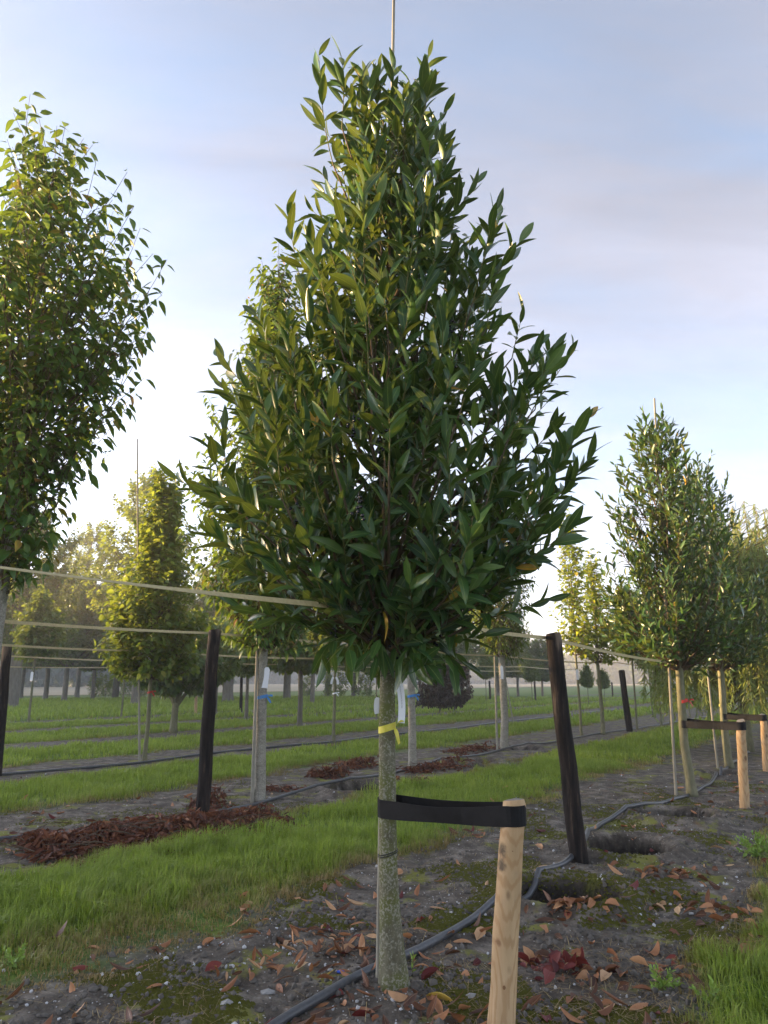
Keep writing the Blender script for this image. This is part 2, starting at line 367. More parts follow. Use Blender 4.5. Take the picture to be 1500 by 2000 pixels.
def post_mat():
    m, N, L, B = mat('tarred_post')
    tcn = nd(N, 'ShaderNodeTexCoord'); mpn = nd(N, 'ShaderNodeMapping'); mpn.inputs['Scale'].default_value = (1, 1, .12); L.new(tcn.outputs['Object'], mpn.inputs[0])
    n = noise(N, L, mpn.outputs[0], 28, 6, .65); n2 = noise(N, L, mpn.outputs[0], 9, 4)
    c = ramp(N, L, n, [(.35, (.010, .009, .009)), (.58, (.028, .022, .019)), (.75, (.11, .075, .055))])
    s = nd(N, 'ShaderNodeSeparateXYZ'); L.new(tcn.outputs['Object'], s.inputs[0])
    wear = mth(N, L, 'MULTIPLY', mrange(N, L, mth(N, L, 'ADD', n2, mth(N, L, 'MULTIPLY', s.outputs[2], .12)), .69, .80), .85)
    c = mixc(N, L, wear, c, (.17, .13, .095))
    L.new(c, B.inputs['Base Color']); B.inputs['Roughness'].default_value = .85; B.inputs['Specular IOR Level'].default_value = .12; bump(N, L, n, 1., .015, B); return m
M['post'] = post_mat()
def stake_mat():
    m, N, L, B = mat('debarked_pine')
    tcn = nd(N, 'ShaderNodeTexCoord'); mpn = nd(N, 'ShaderNodeMapping'); mpn.inputs['Scale'].default_value = (1, 1, .16); L.new(tcn.outputs['Object'], mpn.inputs[0])
    w = nd(N, 'ShaderNodeTexWave', wave_type='RINGS', rings_direction='X'); w.inputs['Scale'].default_value = 26; w.inputs['Distortion'].default_value = 5; w.inputs['Detail'].default_value = 3; w.inputs['Detail Scale'].default_value = 1.2
    L.new(mpn.outputs[0], w.inputs['Vector'])
    n = noise(N, L, mpn.outputs[0], 14, 5, .6); n2 = noise(N, L, tcn.outputs['Object'], 5, 4)
    c = ramp(N, L, n, [(.3, (.36, .235, .12)), (.7, (.52, .37, .21))])
    c = mixc(N, L, mrange(N, L, w.outputs['Fac'], .55, 1., 0, .55), c, (.30, .17, .075))
    c = mixc(N, L, mrange(N, L, n2, .55, .72, 0, .55), c, (.25, .20, .14))
    vo = nd(N, 'ShaderNodeTexVoronoi'); mp2 = nd(N, 'ShaderNodeMapping'); mp2.inputs['Scale'].default_value = (8, 8, 4.6); L.new(tcn.outputs['Object'], mp2.inputs[0]); L.new(mp2.outputs[0], vo.inputs['Vector']); vo.inputs['Scale'].default_value = 1
    c = mixc(N, L, mrange(N, L, vo.outputs['Distance'], .16, .08), c, (.16, .09, .045))
    L.new(c, B.inputs['Base Color']); B.inputs['Roughness'].default_value = .7; B.inputs['Specular IOR Level'].default_value = .25; bump(N, L, n, .35, .004, B); return m
M['stake'] = stake_mat()
def stained_stake():
    m = M['stake'].copy(); m.name = 'stained_debarked_pine'; N, L = m.node_tree.nodes, m.node_tree.links; B = N['Principled BSDF']; src = B.inputs['Base Color'].links[0].from_socket
    tcn = nd(N, 'ShaderNodeTexCoord'); c = src
    for (x, z, a, b_) in ((.028, .655, .02, .035), (.022, .60, .022, .03), (.0, .33, .012, .016)):
        mp_ = nd(N, 'ShaderNodeMapping'); mp_.inputs['Location'].default_value = (-x/a, .04/.06, -z/b_); mp_.inputs['Scale'].default_value = (1/a, 1/.06, 1/b_); L.new(tcn.outputs['Object'], mp_.inputs[0])
        ln = nd(N, 'ShaderNodeVectorMath', operation='LENGTH'); L.new(mp_.outputs[0], ln.inputs[0]); n = noise(N, L, tcn.outputs['Object'], 60, 3)
        c = mixc(N, L, mrange(N, L, mth(N, L, 'ADD', ln.outputs['Value'], n), 1.7, .9, 0, .85), c, (.05, .04, .03) if a > .015 else (.2, .1, .045))
    L.new(c, B.inputs['Base Color']); return m
M['mainstake'] = stained_stake()
M['endgrain'] = simple('weathered_end_grain', (.2, .18, .15), .9, .1, (.34, .31, .26), 60, .004)
M['char'] = simple('dark_stain', (.03, .026, .022), .8, .2)

# ------------------------------------------------------------------ setting: ground, field, haze
def grow_axis(a, b, step, lo, hi, k):
    c = list(np.arange(a, b, step)); s = step
    while c[-1] < hi: s *= k; c.append(c[-1]+s)
    s = step; l = []; x = a
    while x > lo: s *= k; x -= s; l.append(x)
    return np.array(l[::-1]+c)
xs = grow_axis(-2.6, 4.2, .028, -420, 420, 1.065); ys = grow_axis(2.7, 8.6, .028, -60, 900, 1.055)
X, Y = np.meshgrid(xs, ys); nx, ny = len(xs), len(ys)
Z = gz(X, Y)
g = Geo(); i = (np.arange(ny-1)[:, None]*nx+np.arange(nx-1)[None]).ravel()
g.add(np.stack([X.ravel(), Y.ravel(), Z.ravel()], 1), np.stack([i, i+1, i+nx+1, i+nx], 1), turf=grass_mask(X, Y).ravel(), dug=dug_shade_mask(X, Y).ravel())  # dug: hole interiors, where shade is painted into the soil colour
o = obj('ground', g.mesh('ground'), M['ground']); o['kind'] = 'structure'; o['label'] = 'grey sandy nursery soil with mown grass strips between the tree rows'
def sheet(name, pts, z, m, label):
    g = Geo(); p = np.array([[x, y, z] for x, y in pts]); g.add(p, [list(range(4))]); o = obj(name, g.mesh(name), m); o['kind'] = 'structure'; o['label'] = label
sheet('stubble_field', [uv(30, 62), uv(330, 62), uv(330, 330), uv(30, 330)], .06, M['field'], 'pale harvested field beyond the nursery rows')

# ------------------------------------------------------------------ leaves
def leaf_template(shape, st, fold, bend, twist=0.):
    st = np.array(st); n = len(st)
    if shape == 'laurel': w = .146*np.sin(math.pi*np.clip(st, 0, 1)**.9)**.8
    elif shape == 'cherry': w = .21*np.sin(math.pi*np.clip(st, 0, 1)**.72)**.95
    elif shape == 'willow': w = .07*np.sin(math.pi*st)
    else: w = .30*np.sin(math.pi*np.clip(st, 0, 1)**.75)**.7
    w = np.maximum(w, .008); w[-1] = .002
    z = -bend*st**2; a = twist*st
    v = []; lu = []
    for k in range(n):
        for s in (-1, 0, 1):
            x = s*w[k]; zz_ = abs(s)*w[k]*fold
            v.append((x*math.cos(a[k])-zz_*math.sin(a[k]), st[k], z[k]+x*math.sin(a[k])+zz_*math.cos(a[k]))); lu.append(s)
    f = []
    for k in range(n-1):
        b = k*3; f += [(b, b+1, b+4, b+3), (b+1, b+2, b+5, b+4)]
    return np.array(v), np.array(f), np.array(lu, float), np.repeat(st, 3)
def star_template(bend=.1):
    ang = [-90, -40, 0, 32, 60, 90, 120, 148, 180, 220]; rad = [.12, .3, .42, .26, .46, .6, .46, .26, .42, .3]
    v = [(0, .35, 0)]+[(r*math.cos(math.radians(a)), .35+r*math.sin(math.radians(a)), -bend*(r*2)**2) for a, r in zip(ang, rad)]
    f3 = [(0, k, k % 10+1) for k in range(1, 11)]
    return np.array(v), np.array(f3), np.array([.5]+[.6]*10), np.array([.5]*11)
HI = [0, .1, .24, .4, .57, .74, .89, 1]; MID = [0, .2, .5, .8, 1]; LOW = [0, .5, 1]
TPL = {}
for sh in ('laurel', 'cherry', 'willow', 'broad'):
    for nm, st in (('hi', HI), ('mid', MID), ('low', LOW)):
        TPL[sh, nm] = [leaf_template(sh, st, f, b, t) for f, b, t in ((.25, .04, .1), (.4, .10, -.2), (.15, .18, .3), (.35, .26, -.4), (.55, .14, .2), (.3, .38, .1))]
TPL['star', 'mid'] = [star_template(b) for b in (.05, .12, .2, .3)]
TPL['star', 'hi'] = TPL['star', 'mid']
def leaf_R(d, n):
    d = unit(d); n = unit(n-d*(n*d).sum(-1, keepdims=True)); x = np.cross(d, n)
    return np.stack([x, d, n], -1)
def batch_leaves(g, P, D, Nn, S, tpl, rng):
    R = leaf_R(D, Nn); ti = rng.integers(0, len(tpl), len(P)); rd = rng.random(len(P))
    for k, (v, f, lu, lt) in enumerate(tpl):
        q = np.where(ti == k)[0]
        if not len(q): continue
        vv = np.einsum('nij,mj->nmi', R[q], v)*S[q][:, None, None]+P[q][:, None]
        ff = f[None]+(np.arange(len(q))*len(v))[:, None, None]; ff = ff.reshape(-1, f.shape[1])
        kw = dict(rnd=np.repeat(rd[q], len(v)), lu=np.tile(lu, len(q)), lt=np.tile(lt, len(q)))
        if f.shape[1] == 4: g.add(vv.reshape(-1, 3), ff, **kw)
        else: g.add(vv.reshape(-1, 3), None, ff, **kw)
_leafmesh = {}
def leaf_mesh(sh, k, m):
    key = (sh, k, m)
    if key not in _leafmesh:
        v, f, lu, lt = TPL[sh, 'hi'][k]; g = Geo()
        if f.shape[1] == 4: g.add(v, f, lu=lu, lt=lt)
        else: g.add(v, None, f, lu=lu, lt=lt)
        me = g.mesh(sh+'_leaf'); me.materials.append(M[m]); _leafmesh[key] = me
    return _leafmesh[key]
def leaf_objects(P, D, Nn, S, sh, m, parent, rng, name='leaf'):
    R = leaf_R(D, Nn)
    for i in range(len(P)):
        o = bpy.data.objects.new(name, leaf_mesh(sh, int(rng.integers(0, len(TPL[sh, 'hi']))), m)); COL.objects.link(o)
        if parent is not None: o.parent = parent
        mt = Matrix.Identity(4)
        for a in range(3):
            for b in range(3): mt[a][b] = R[i][a, b]*S[i]
            mt[a][3] = P[i][a]
        o.matrix_basis = mt
        yield o

# ------------------------------------------------------------------ trees
def shoot(rng, p0, d0, length, nl, lsize, style, up=.35, spread=(62, 20)):
    k = 6; pts = [p0]; d = unit(d0)
    for _ in range(k):
        d = unit(d+np.array([0, 0, up/k])+rng.normal(0, .05, 3)); pts.append(pts[-1]+d*length/k)
    pts = np.array(pts); t = np.linspace(.12, 1., nl); ix = t*k; i0 = np.minimum(ix.astype(int), k-1); fr = (ix-i0)[:, None]
    P = pts[i0]*(1-fr)+pts[i0+1]*fr; A = unit(pts[i0+1]-pts[i0])
    ref = np.array([0, 0, 1.]) if abs(d[2]) < .9 else np.array([1., 0, 0])
    e1 = unit(np.cross(A, ref)); e2 = np.cross(A, e1)
    ph = (np.arange(nl)*2.4+rng.uniform(0, 6.28))[:, None]+rng.normal(0, .25, (nl, 1))
    rad = np.cos(ph)*e1+np.sin(ph)*e2
    if style == 'laurel':
        th = np.radians(np.interp(t, [0, 1], spread)+rng.normal(0, 9, nl))[:, None]
        D = np.cos(th)*A+np.sin(th)*rad; D[:, 2] += rng.uniform(-.15, .25, nl)
        Nn = A+rng.normal(0, .25, (nl, 3))
        S = lsize*(1-.35*np.abs(t-.55)**1.5*2)*rng.uniform(.55, 1.15, nl)
    elif style == 'droop':
        D = rad*.9+A*.35; D[:, 2] -= rng.uniform(.35, 1.1, nl); P = P+rad*.02
        Nn = np.array([0, 0, 1.])+rad*.5+rng.normal(0, .3, (nl, 3)); S = lsize*rng.uniform(.65, 1.1, nl)
    else:
        D = rad*.9+A*.4+rng.normal(0, .25, (nl, 3)); D[:, 2] -= rng.uniform(0, .5, nl)
        Nn = np.array([0, 0, 1.])+rng.normal(0, .4, (nl, 3)); S = lsize*rng.uniform(.7, 1.15, nl)
    return pts, P, unit(D), Nn, S
def grow(seed, env, trunk, next_, nint, nsh, shl, nl, ls, style, rise=1.1, z0=None, lr=.011, up=.35, extra=(), zpow=.55, shdir=(.55, .6, .5, .35)):
    rng = rs(seed); ez = np.array([e[0] for e in env]); er = np.array([e[1] for e in env]); z0 = ez[0] if z0 is None else z0
    zg = np.linspace(ez[0], ez[-1], 300); wz = np.interp(zg, ez, er)**zpow+.03; cdf = np.cumsum(wz)/wz.sum()
    limbs = []; out = []
    tips = []
    tot = next_+nint
    for i in range(tot):
        z = np.interp((i+rng.uniform(.1, .9))/tot, cdf, zg); R = np.interp(z, ez, er)
        # branches differ in reach from side to side, so the outline is uneven
        r = R*(rng.uniform(.6, 1.12) if rng.random() < next_/tot else rng.uniform(.2, .6))
        tips.append((z, i*2.39996+rng.normal(0, .35), r))
    for z, ph, r in tips:
        rr = np.array([math.cos(ph), math.sin(ph), 0]); zb = max(z0, z-r*rise-.15); zb = min(zb, z-.02)
        b = trunk(zb); tp = trunk(z)*np.array([1, 1, 0])+rr*r+np.array([0, 0, z])
        c = b*.45+tp*.55; c[2] = zb+(z-zb)*.38; c = c+rr*r*.14
        t = np.linspace(0, 1, 8)[:, None]; path = (1-t)**2*b+2*t*(1-t)*c+t*t*tp+rng.normal(0, .012, (8, 3))*np.sin(t*math.pi)
        L_ = np.linalg.norm(tp-b)
        twigs = []
        ns = max(2, int(round(nsh*(.5+.7*min(L_, 1.4)))))
        for s in range(ns+1):
            tt = 1. if s == ns else rng.uniform(.12, 1.)**.8
            q = path[min(7, int(round(tt*7)))]; tg = unit(path[min(7, int(tt*7)+1)]-path[max(0, int(tt*7)-1)])
            rv = rng.normal(0, 1, 3); rv -= tg*(rv@tg); rv = unit(rv)
            d = tg*shdir[0]+rv*shdir[1]*(0.35 if s == ns else 1)+np.array([0, 0, shdir[2]])+rr*shdir[3]
            ln = rng.uniform(*shl)*(1 if s < ns else 1.1); n_ = max(4, int(nl*ln/shl[1]*rng.uniform(.85, 1.15)))
            res = shoot(rng, q, d, ln, n_, ls, style, up); twigs.append(res[0]); out.append(res[1:])
        limbs.append((path, np.linspace(lr*(.5+.6*L_), .0035, 8), twigs))
    for (p0, d0, ln, n_, k) in extra:
        res = shoot(rng, np.array(p0, float), np.array(d0, float), ln, n_, ls*k, style, up); out.append(res[1:])
        b = trunk(max(z0, p0[2]-.9)); path = np.linspace(0, 1, 6)[:, None]*(np.array(p0)-b)+b
        limbs.append((path, np.linspace(.010, .004, 6), [res[0]]))
    P, D, Nn, S = (np.concatenate([o_[k] for o_ in out]) for k in range(4))
    return limbs, P, D, Nn, S
def visible_first(P, base, S, n, cell):
    """the leaves that show largest: nearest of each little patch of the crown as seen from the path"""
    x, y, d = proj(P+base); ok = (d > .3) & (x > -20) & (x < 1520) & (y > -20) & (y < 2020)
    key = (np.floor(x/cell)*100000+np.floor(y/cell)).astype(np.int64); best = {}
    for i in np.argsort(d):
        if ok[i] and key[i] not in best: best[key[i]] = i
    sel = np.array(list(best.values()), int); sel = sel[np.argsort(-(S[sel]/d[sel]))][:n]
    return sel
def trunk_mesh(path, rad, sides, m, parent, flare=None):
    g = Geo(); tube(g, path, rad, sides); return part('trunk', g, m, parent)

def plant_tree(name, label, cat, base, trunkpath, trunkrad, lr_, leafshape, leafm, barkm, seed, parts=0, cell=24, lod='mid', group=None, limbmat='limb', limb_parts=False, twig_sides=3):
    limbs, P, D, Nn, S = lr_
    rt = root(name, (base[0], base[1], base[2]), label, cat, group); rng = rs(seed+99)
    trunk_mesh(trunkpath, trunkrad, 14 if parts else 7, M[barkm], rt)
    sel = visible_first(P, np.array(base), S, parts, cell) if parts else np.zeros(0, int)
    rest = np.setdiff1d(np.arange(len(P)), sel)
    g = Geo(); batch_leaves(g, P[rest], D[rest], Nn[rest], S[rest], TPL[leafshape, lod], rng)
    cr_ = part('crown', g, M[leafm], rt, stuff=True)
    if parts:
        for _ in leaf_objects(P[sel], D[sel], Nn[sel], S[sel], leafshape, leafm, rt, rng): pass
    if limb_parts:
        for path, rad, tw in limbs:
            g = Geo(); tube(g, path, rad, 6); b = part('branch', g, M[limbmat], rt)
            g2 = Geo()
            for t in tw: tube(g2, t, np.linspace(.0032, .0014, len(t)), 4, False)
            part('twigs', g2, M['twig'], b, stuff=True)
    else:
        g = Geo()
        for path, rad, tw in limbs:
            tube(g, path, rad, 5, False)
            for t in tw: tube(g, t[::2], np.linspace(.004, .002, len(t[::2])), twig_sides, False)
        part('branches', g, M[limbmat], rt)
    return rt
def copy_tree(o, loc, rz, sc, label, group=None):
    r = o.copy(); COL.objects.link(r); r.location = loc; r.rotation_euler = (0, 0, rz); r.scale = (sc[0], sc[0], sc[1]); r['label'] = label
    if group: r['group'] = group
    for ch in o.children:
        if ch.name.startswith('leaf'): continue
        c = ch.copy(); COL.objects.link(c); c.parent = r
    return r

# --- the tall laurel in the foreground
mb = np.array([*MAINXY, float(gz(*MAINXY))]); MY = mb[1]
TR = [(770, 1935, .086), (769, 1912, .069), (765, 1850, .056), (761, 1770, .047), (758, 1690, .043), (757, 1600, .041), (756, 1480, .040), (756, 1415, .0395), (756, 1402, .043), (756, 1390, .0385), (757, 1320, .037), (759, 1270, .036), (760, 1200, .033), (762, 1050, .028), (764, 800, .022), (767, 500, .015), (768, 250, .008), (768, 160, .004)]
tp = np.array([at(a, b, MY)-mb for a, b, c in TR]); trad = np.array([c for a, b, c in TR]); tp[0, 2] = -.06
def main_trunk(z): return np.array([np.interp(z, tp[:, 2], tp[:, 0]), np.interp(z, tp[:, 2], tp[:, 1]), z])
ENV = [(1.42, .22), (1.55, .5), (1.75, .62), (1.95, .70), (2.25, .76), (2.6, .63), (2.95, .47), (3.3, .38), (3.6, .31), (3.9, .24), (4.2, .15), (4.5, .08)]
EXTRA = []
def sprig(x0, y0, x1, y1, dy, n, k=1.0):
    a = at(x0, y0, MY+dy)-mb; b = at(x1, y1, MY+dy-.05)-mb; EXTRA.append((a, b-a, np.linalg.norm(b-a), n, k))
for s_ in [(815, 300, 842, 120, .05, 14, .95), (650, 320, 615, 130, .0, 13, 1), (668, 250, 672, 120, -.1, 12, 1), (735, 260, 745, 130, -.05, 13, 1), (785, 330, 800, 190, .1, 12, .9),
           (880, 470, 900, 370, .1, 9, .95), (940, 520, 985, 430, .1, 10, 1), (590, 560, 562, 420, .1, 11, 1), (640, 600, 612, 480, -.35, 10, 1.05), (1030, 820, 1110, 680, .1, 14, .95), (1045, 800, 1078, 690, .2, 10, .95), (1030, 890, 1100, 835, .05, 11, .95),
           (1000, 980, 1080, 920, .1, 12, 1), (940, 1100, 990, 1060, .0, 12, 1), (900, 1150, 960, 1120, -.1, 12, 1), (930, 1000, 1010, 950, -.3, 12, 1), (520, 1120, 440, 1090, -.1, 12, 1), (600, 1130, 520, 1110, -.3, 12, 1), (560, 760, 500, 640, -.1, 14, 1), (620, 760, 585, 560, -.5, 15, 1.0), (720, 620, 690, 520, -.6, 12, 1.0), (840, 560, 850, 440, -.4, 12, 1), (480, 1010, 400, 960, -.2, 13, 1), (500, 1090, 405, 1060, -.3, 12, 1), (560, 1050, 450, 990, -.4, 14, 1),
           (950, 640, 970, 530, 0, 12, 1), (900, 800, 930, 680, -.5, 13, 1), (760, 900, 770, 780, -.8, 12, .95), (650, 900, 640, 760, -.75, 13, .95), (1000, 700, 1010, 610, .2, 10, 1)]:
    sprig(*s_)
lt_main = grow(7, ENV, main_trunk, 80, 40, 5.2, (.2, .44), 13, .168, 'laurel', 1.15, z0=1.42, extra=EXTRA)
# hanging bottom leaves round the top of the clear stem
rngb = rs(70); ex = []
for k in range(16):
    ph = rngb.uniform(0, 6.28); r = rngb.uniform(.03, .27); q = np.array([math.cos(ph)*r, math.sin(ph)*r, rngb.uniform(1.42, 1.6)])+main_trunk(1.5)*np.array([1, 1, 0])
    ex.append(shoot(rngb, q, np.array([math.cos(ph), math.sin(ph), -.35]), .14, 8, .15, 'droop', -.6)[1:])
q = at(742, 1195, MY-.25)-mb; ex.append(shoot(rngb, q, np.array([0., -1, .3]), .07, 9, .15, 'droop', 0)[1:])
q = at(812, 1245, MY-.1)-mb; ex.append(shoot(rngb, q, np.array([.3, -.5, -.6]), .08, 7, .16, 'droop', -.5)[1:])
lt_main = (lt_main[0],)+tuple(np.concatenate([lt_main[k+1]]+[e[k] for e in ex]) for k in range(4))
main = plant_tree('laurel_tree', 'tall glossy dark laurel tree strapped to a short pale wooden stake', 'tree', mb, tp, trad, lt_main, 'laurel', 'laurel', 'laurelbark', 7, parts=300, cell=26, lod='hi', limb_parts=True)
def ico(): 
    t = (1+5**.5)/2; v = unit(np.array([(-1, t, 0), (1, t, 0), (-1, -t, 0), (1, -t, 0), (0, -1, t), (0, 1, t), (0, -1, -t), (0, 1, -t), (t, 0, -1), (t, 0, 1), (-t, 0, -1), (-t, 0, 1)], float))
    f = np.array([(0, 11, 5), (0, 5, 1), (0, 1, 7), (0, 7, 10), (0, 10, 11), (1, 5, 9), (5, 11, 4), (11, 10, 2), (10, 7, 6), (7, 1, 8), (3, 9, 4), (3, 4, 2), (3, 2, 6), (3, 6, 8), (3, 8, 9), (4, 9, 5), (2, 4, 11), (6, 2, 10), (8, 6, 7), (9, 8, 1)])
    return v, f
ICV, ICF = ico()
rngb = rs(3)
BC = [(772, 1265, -.07), (728, 1238, -.2), (905, 1205, -.1), (925, 1160, .1), (945, 1180, 0), (655, 1245, -.1), (840, 790, -.4), (880, 640, -.2), (885, 700, -.25), (580, 1000, -.5), (880, 1080, -.5), (690, 830, -.6), (1000, 1050, 0), (850, 1240, -.1), (740, 860, -.7), (700, 990, -.75)]
for x, y, dy in BC:
    g = Geo(); q = at(x, y, MY+dy)-mb; st = np.array([q+np.array([0, 0, .06]), q, q-np.array([.01, 0, .05])]); tube(g, st, .0015, 4, False)
    for k in range(9):
        c = q+np.array([rngb.normal(0, .014), rngb.normal(0, .014), .04-.011*k]); g.add(ICV*.0085+c, None, ICF)
    part('berry_cluster', g, M['berry'], main)

# --- two more laurels further along the same row
def scale_env(z0, z1, r, prof): return [(z0+(z1-z0)*a, r*b) for a, b in prof]
LPROF = [(0, .25), (.06, .62), (.14, .88), (.26, 1), (.38, .95), (.5, .78), (.62, .6), (.74, .48), (.86, .3), (1, .12)]
def straight(base_lean, h): return lambda z: np.array([base_lean[0]*z/h, base_lean[1]*z/h, z])
def base_at(px, py):
    q = gp(px, py); return np.array([q[0], q[1], float(gz(q[0], q[1]))])
def ztop(py, Y): return at(750, py, Y)[2]
def std_tree(name, label, cat, base, top, prof, r, z0, species, seed, tr=.045, parts=0, cell=20, lod='mid', n=(46, 18), nsh=4, shl=(.2, .45), nl=11, ls=.15, shape='laurel', leafm='laurel', bark='olivebark', style='laurel', rise=1.1, lean=(0, 0), group=None, up=.35, lr=.010, shdir=(.55, .6, .5, .35), limb_parts=False, extra=()):
    tf = straight(lean, top); zs = np.array([-.05, .04, .15, .6, z0, z0+(top-z0)*.5, top*.97]); path = np.array([tf(z) for z in zs]); rad = np.array([1.5, 1.3, 1.1, 1., .88, .5, .1])*tr
    rng = rs(seed); path[2:5, :2] += rng.normal(0, .012, (3, 2))
    l = grow(seed, scale_env(z0, top, r, prof), tf, n[0], n[1], nsh, shl, nl, ls, style, rise, lr=lr, up=up, shdir=shdir, extra=extra)
    return plant_tree(name, label, cat, base, path, rad, l, shape, leafm, bark, seed, parts, cell, lod, group, limb_parts=limb_parts)
bB = base_at(1352, 1555); bC = base_at(1425, 1500)
lB = std_tree('laurel_tree', 'bushy laurel tree with a red tie, strapped to its own stake beyond the black post', 'tree', bB, ztop(845, bB[1]), LPROF, .72, 1.42, 'laurel', 21, .05, 300, 14, 'hi', (84, 46), 5.2, lean=(-.05, 0))
lC = std_tree('laurel_tree', 'laurel tree tucked between the red-tied laurel and the weeping willow', 'tree', bC, ztop(925, bC[1]), LPROF, .72, 1.45, 'laurel', 22, .055, 200, 14, 'mid', (84, 46), 5.2)

# --- cherry-like trees of the second row
CPROF = [(0, .45), (.08, .8), (.2, 1), (.36, .98), (.5, .8), (.64, .58), (.78, .3), (.9, .16), (1, .06)]
LCPROF = [(0, .1), (.15, .3), (.26, .5), (.4, .8), (.54, 1.0), (.66, .92), (.76, .5), (.85, .2), (.92, .08), (1, .02)]
bL = base_at(-65, 1683); bR1 = base_at(505, 1565)
LSPR = []
for (x0, y0, x1, y1, dy, n_) in [(215, 570, 292, 455, -.1, 15), (225, 700, 300, 660, -.15, 14), (175, 480, 205, 390, .1, 12), (130, 420, 140, 320, 0, 12), (42, 330, 42, 195, 0, 16), (60, 360, 75, 250, -.1, 12), (165, 790, 235, 755, 0, 12), (200, 620, 270, 560, .2, 13), (130, 900, 165, 850, .1, 10), (25, 400, 20, 300, .1, 12)]:
    a_ = at(x0, y0, bL[1]+dy)-bL; b_ = at(x1, y1, bL[1]+dy)-bL; LSPR.append((a_, b_-a_, np.linalg.norm(b_-a_), n_, 1.0))
chL = std_tree('cherry_tree', 'tall tree with drooping pointed leaves, its trunk beyond the left of the brush pile', 'tree', bL, 6.0, LCPROF, .84, 1.95, 'cherry', 31, .055, 300, 22, 'mid', (80, 40), 5.4, (.3, .75), 14, .138, 'cherry', 'cherry', 'greybark', 'droop', .95, up=.5, extra=LSPR)
chR = std_tree('cherry_tree', 'tree with drooping leaves and a white tag behind the tarred post', 'tree', bR1, 6.5, CPROF, .66, 1.62, 'cherry', 32, .058, 300, 16, 'mid', (100, 60), 6.5, (.3, .6), 17, .115, 'cherry', 'cherry', 'greybark', 'droop', .95, up=.5)
bR1b = base_at(805, 1505); bR1c = base_at(985, 1465)
std_tree('cherry_tree', 'slim grey-trunked tree with a blue tie showing behind the foreground laurel', 'tree', bR1b, 6.0, CPROF, .6, 1.9, 'cherry', 33, .06, 0, 16, 'mid', (80, 40), 5, (.3, .6), 15, .12, 'cherry', 'cherry', 'greybark', 'droop', .95, up=.5)
std_tree('ash_tree', 'slender tree with narrow hanging leaves next to the leaf-filled hole', 'tree', bR1c, 5.6, CPROF, .5, 1.75, 'cherry', 34, .075, 0, 16, 'mid', (80, 40), 5, (.3, .6), 15, .13, 'laurel', 'green', 'greybark', 'droop', .95, up=.5)
# --- maples with yellow-green leaves
MPROF = [(0, .6), (.1, .95), (.25, 1), (.45, .85), (.6, .62), (.8, .38), (.93, .22), (1, .1)]
bm1, bm2 = base_at(1137, 1440), base_at(1178, 1435)
m1 = std_tree('maple_tree', 'tall narrow yellow-green maple with the thinner leaning stem', 'tree', bm1, ztop(1005, bm1[1]), MPROF, .34, 1.9, 'maple', 41, .032, 0, 10, 'mid', (50, 14), 3.6, (.2, .36), 8, .14, 'star', 'maple', 'olivebark', 'flat', 1.2, lean=(-.05, 0))
m2 = std_tree('maple_tree', 'shorter yellow-green maple with a thicker straight stem', 'tree', bm2, ztop(1095, bm2[1]), MPROF, .46, 1.75, 'maple', 42, .05, 0, 10, 'mid', (54, 14), 3.8, (.2, .42), 9, .14, 'star', 'maple', 'olivebark', 'flat', 1.2)

# --- generic nursery trees of the rows behind
OPROF = [(0, .4), (.1, .8), (.3, 1), (.55, .85), (.75, .55), (.9, .28), (1, .1)]
RPROF = [(0, .55), (.15, .95), (.4, 1), (.65, .9), (.85, .6), (1, .2)]
b = base_at(283, 1490)
std_tree('beech_tree', 'pale green pyramidal tree tied to a tall cane behind the grass strip', 'tree', b, ztop(940, b[1]), [(0, .7), (.08, 1), (.25, .95), (.5, .66), (.75, .4), (1, .08)], .66, 1.35, 'g', 51, .035, 0, 10, 'mid', (120, 50), 5, (.2, .45), 14, .12, 'broad', 'golden', 'olivebark', 'flat', .9)
b = base_at(652, 1450)
t652 = std_tree('young_tree', 'slim young tree with white tags and olive stem', 'tree', b, 3.4, OPROF, .55, 1.75, 'g', 52, .035, 0, 10, 'mid', (70, 34), 5, (.2, .5), 14, .15, 'broad', 'green', 'olivebark', 'flat', .9)
b = base_at(585, 1420)
t585 = std_tree('round_tree', 'low dark round-headed tree with big leaves on a short bare trunk', 'tree', b, 3.35, RPROF, 1.15, 1.65, 'g', 53, .075, 0, 10, 'mid', (90, 40), 5, (.25, .5), 14, .2, 'broad', 'green', 'farbark', 'droop', .7)
b = base_at(338, 1432)
rt = root('multi_stem_tree', b, 'low multi-stemmed bushy tree with stems forking near the ground', 'tree'); g = Geo()
tube(g, [(0, 0, -.05), (0, 0, .15), (.01, 0, .55), (.02, 0, .75)], [.13, .1, .085, .09], 8); part('trunk', g, M['olivebark'], rt)
rng = rs(54); ST = []
for k, (dx, dy, h) in enumerate([(-.55, .1, 1.9), (-.25, -.3, 2.1), (.15, .2, 2.2), (.45, -.1, 2.0), (.8, .15, 1.8)]):
    g = Geo(); p_ = np.array([(0.02, 0, .62), (dx*.35, dy*.35, 1.05), (dx*.8, dy*.8, h*.8), (dx*1.1, dy*1.1, h+.6)]); tube(g, smoothpath(p_, 12), np.linspace(.05, .015, 12), 6); part('stem', g, M['olivebark'], rt); ST.append(p_)
l = grow(54, scale_env(1.0, 2.9, 1.3, RPROF), lambda z: np.array([.1, 0, z]), 90, 50, 5, (.25, .5), 14, .18, 'droop', .5); g = Geo()
batch_leaves(g, l[1], l[2], l[3], l[4], TPL['broad', 'mid'], rng); part('crown', g, M['green'], rt, stuff=True)
g = Geo()
for path, rad, tw in l[0]: tube(g, path[2:], rad[2:], 4, False)
part('branches', g, M['limb'], rt)

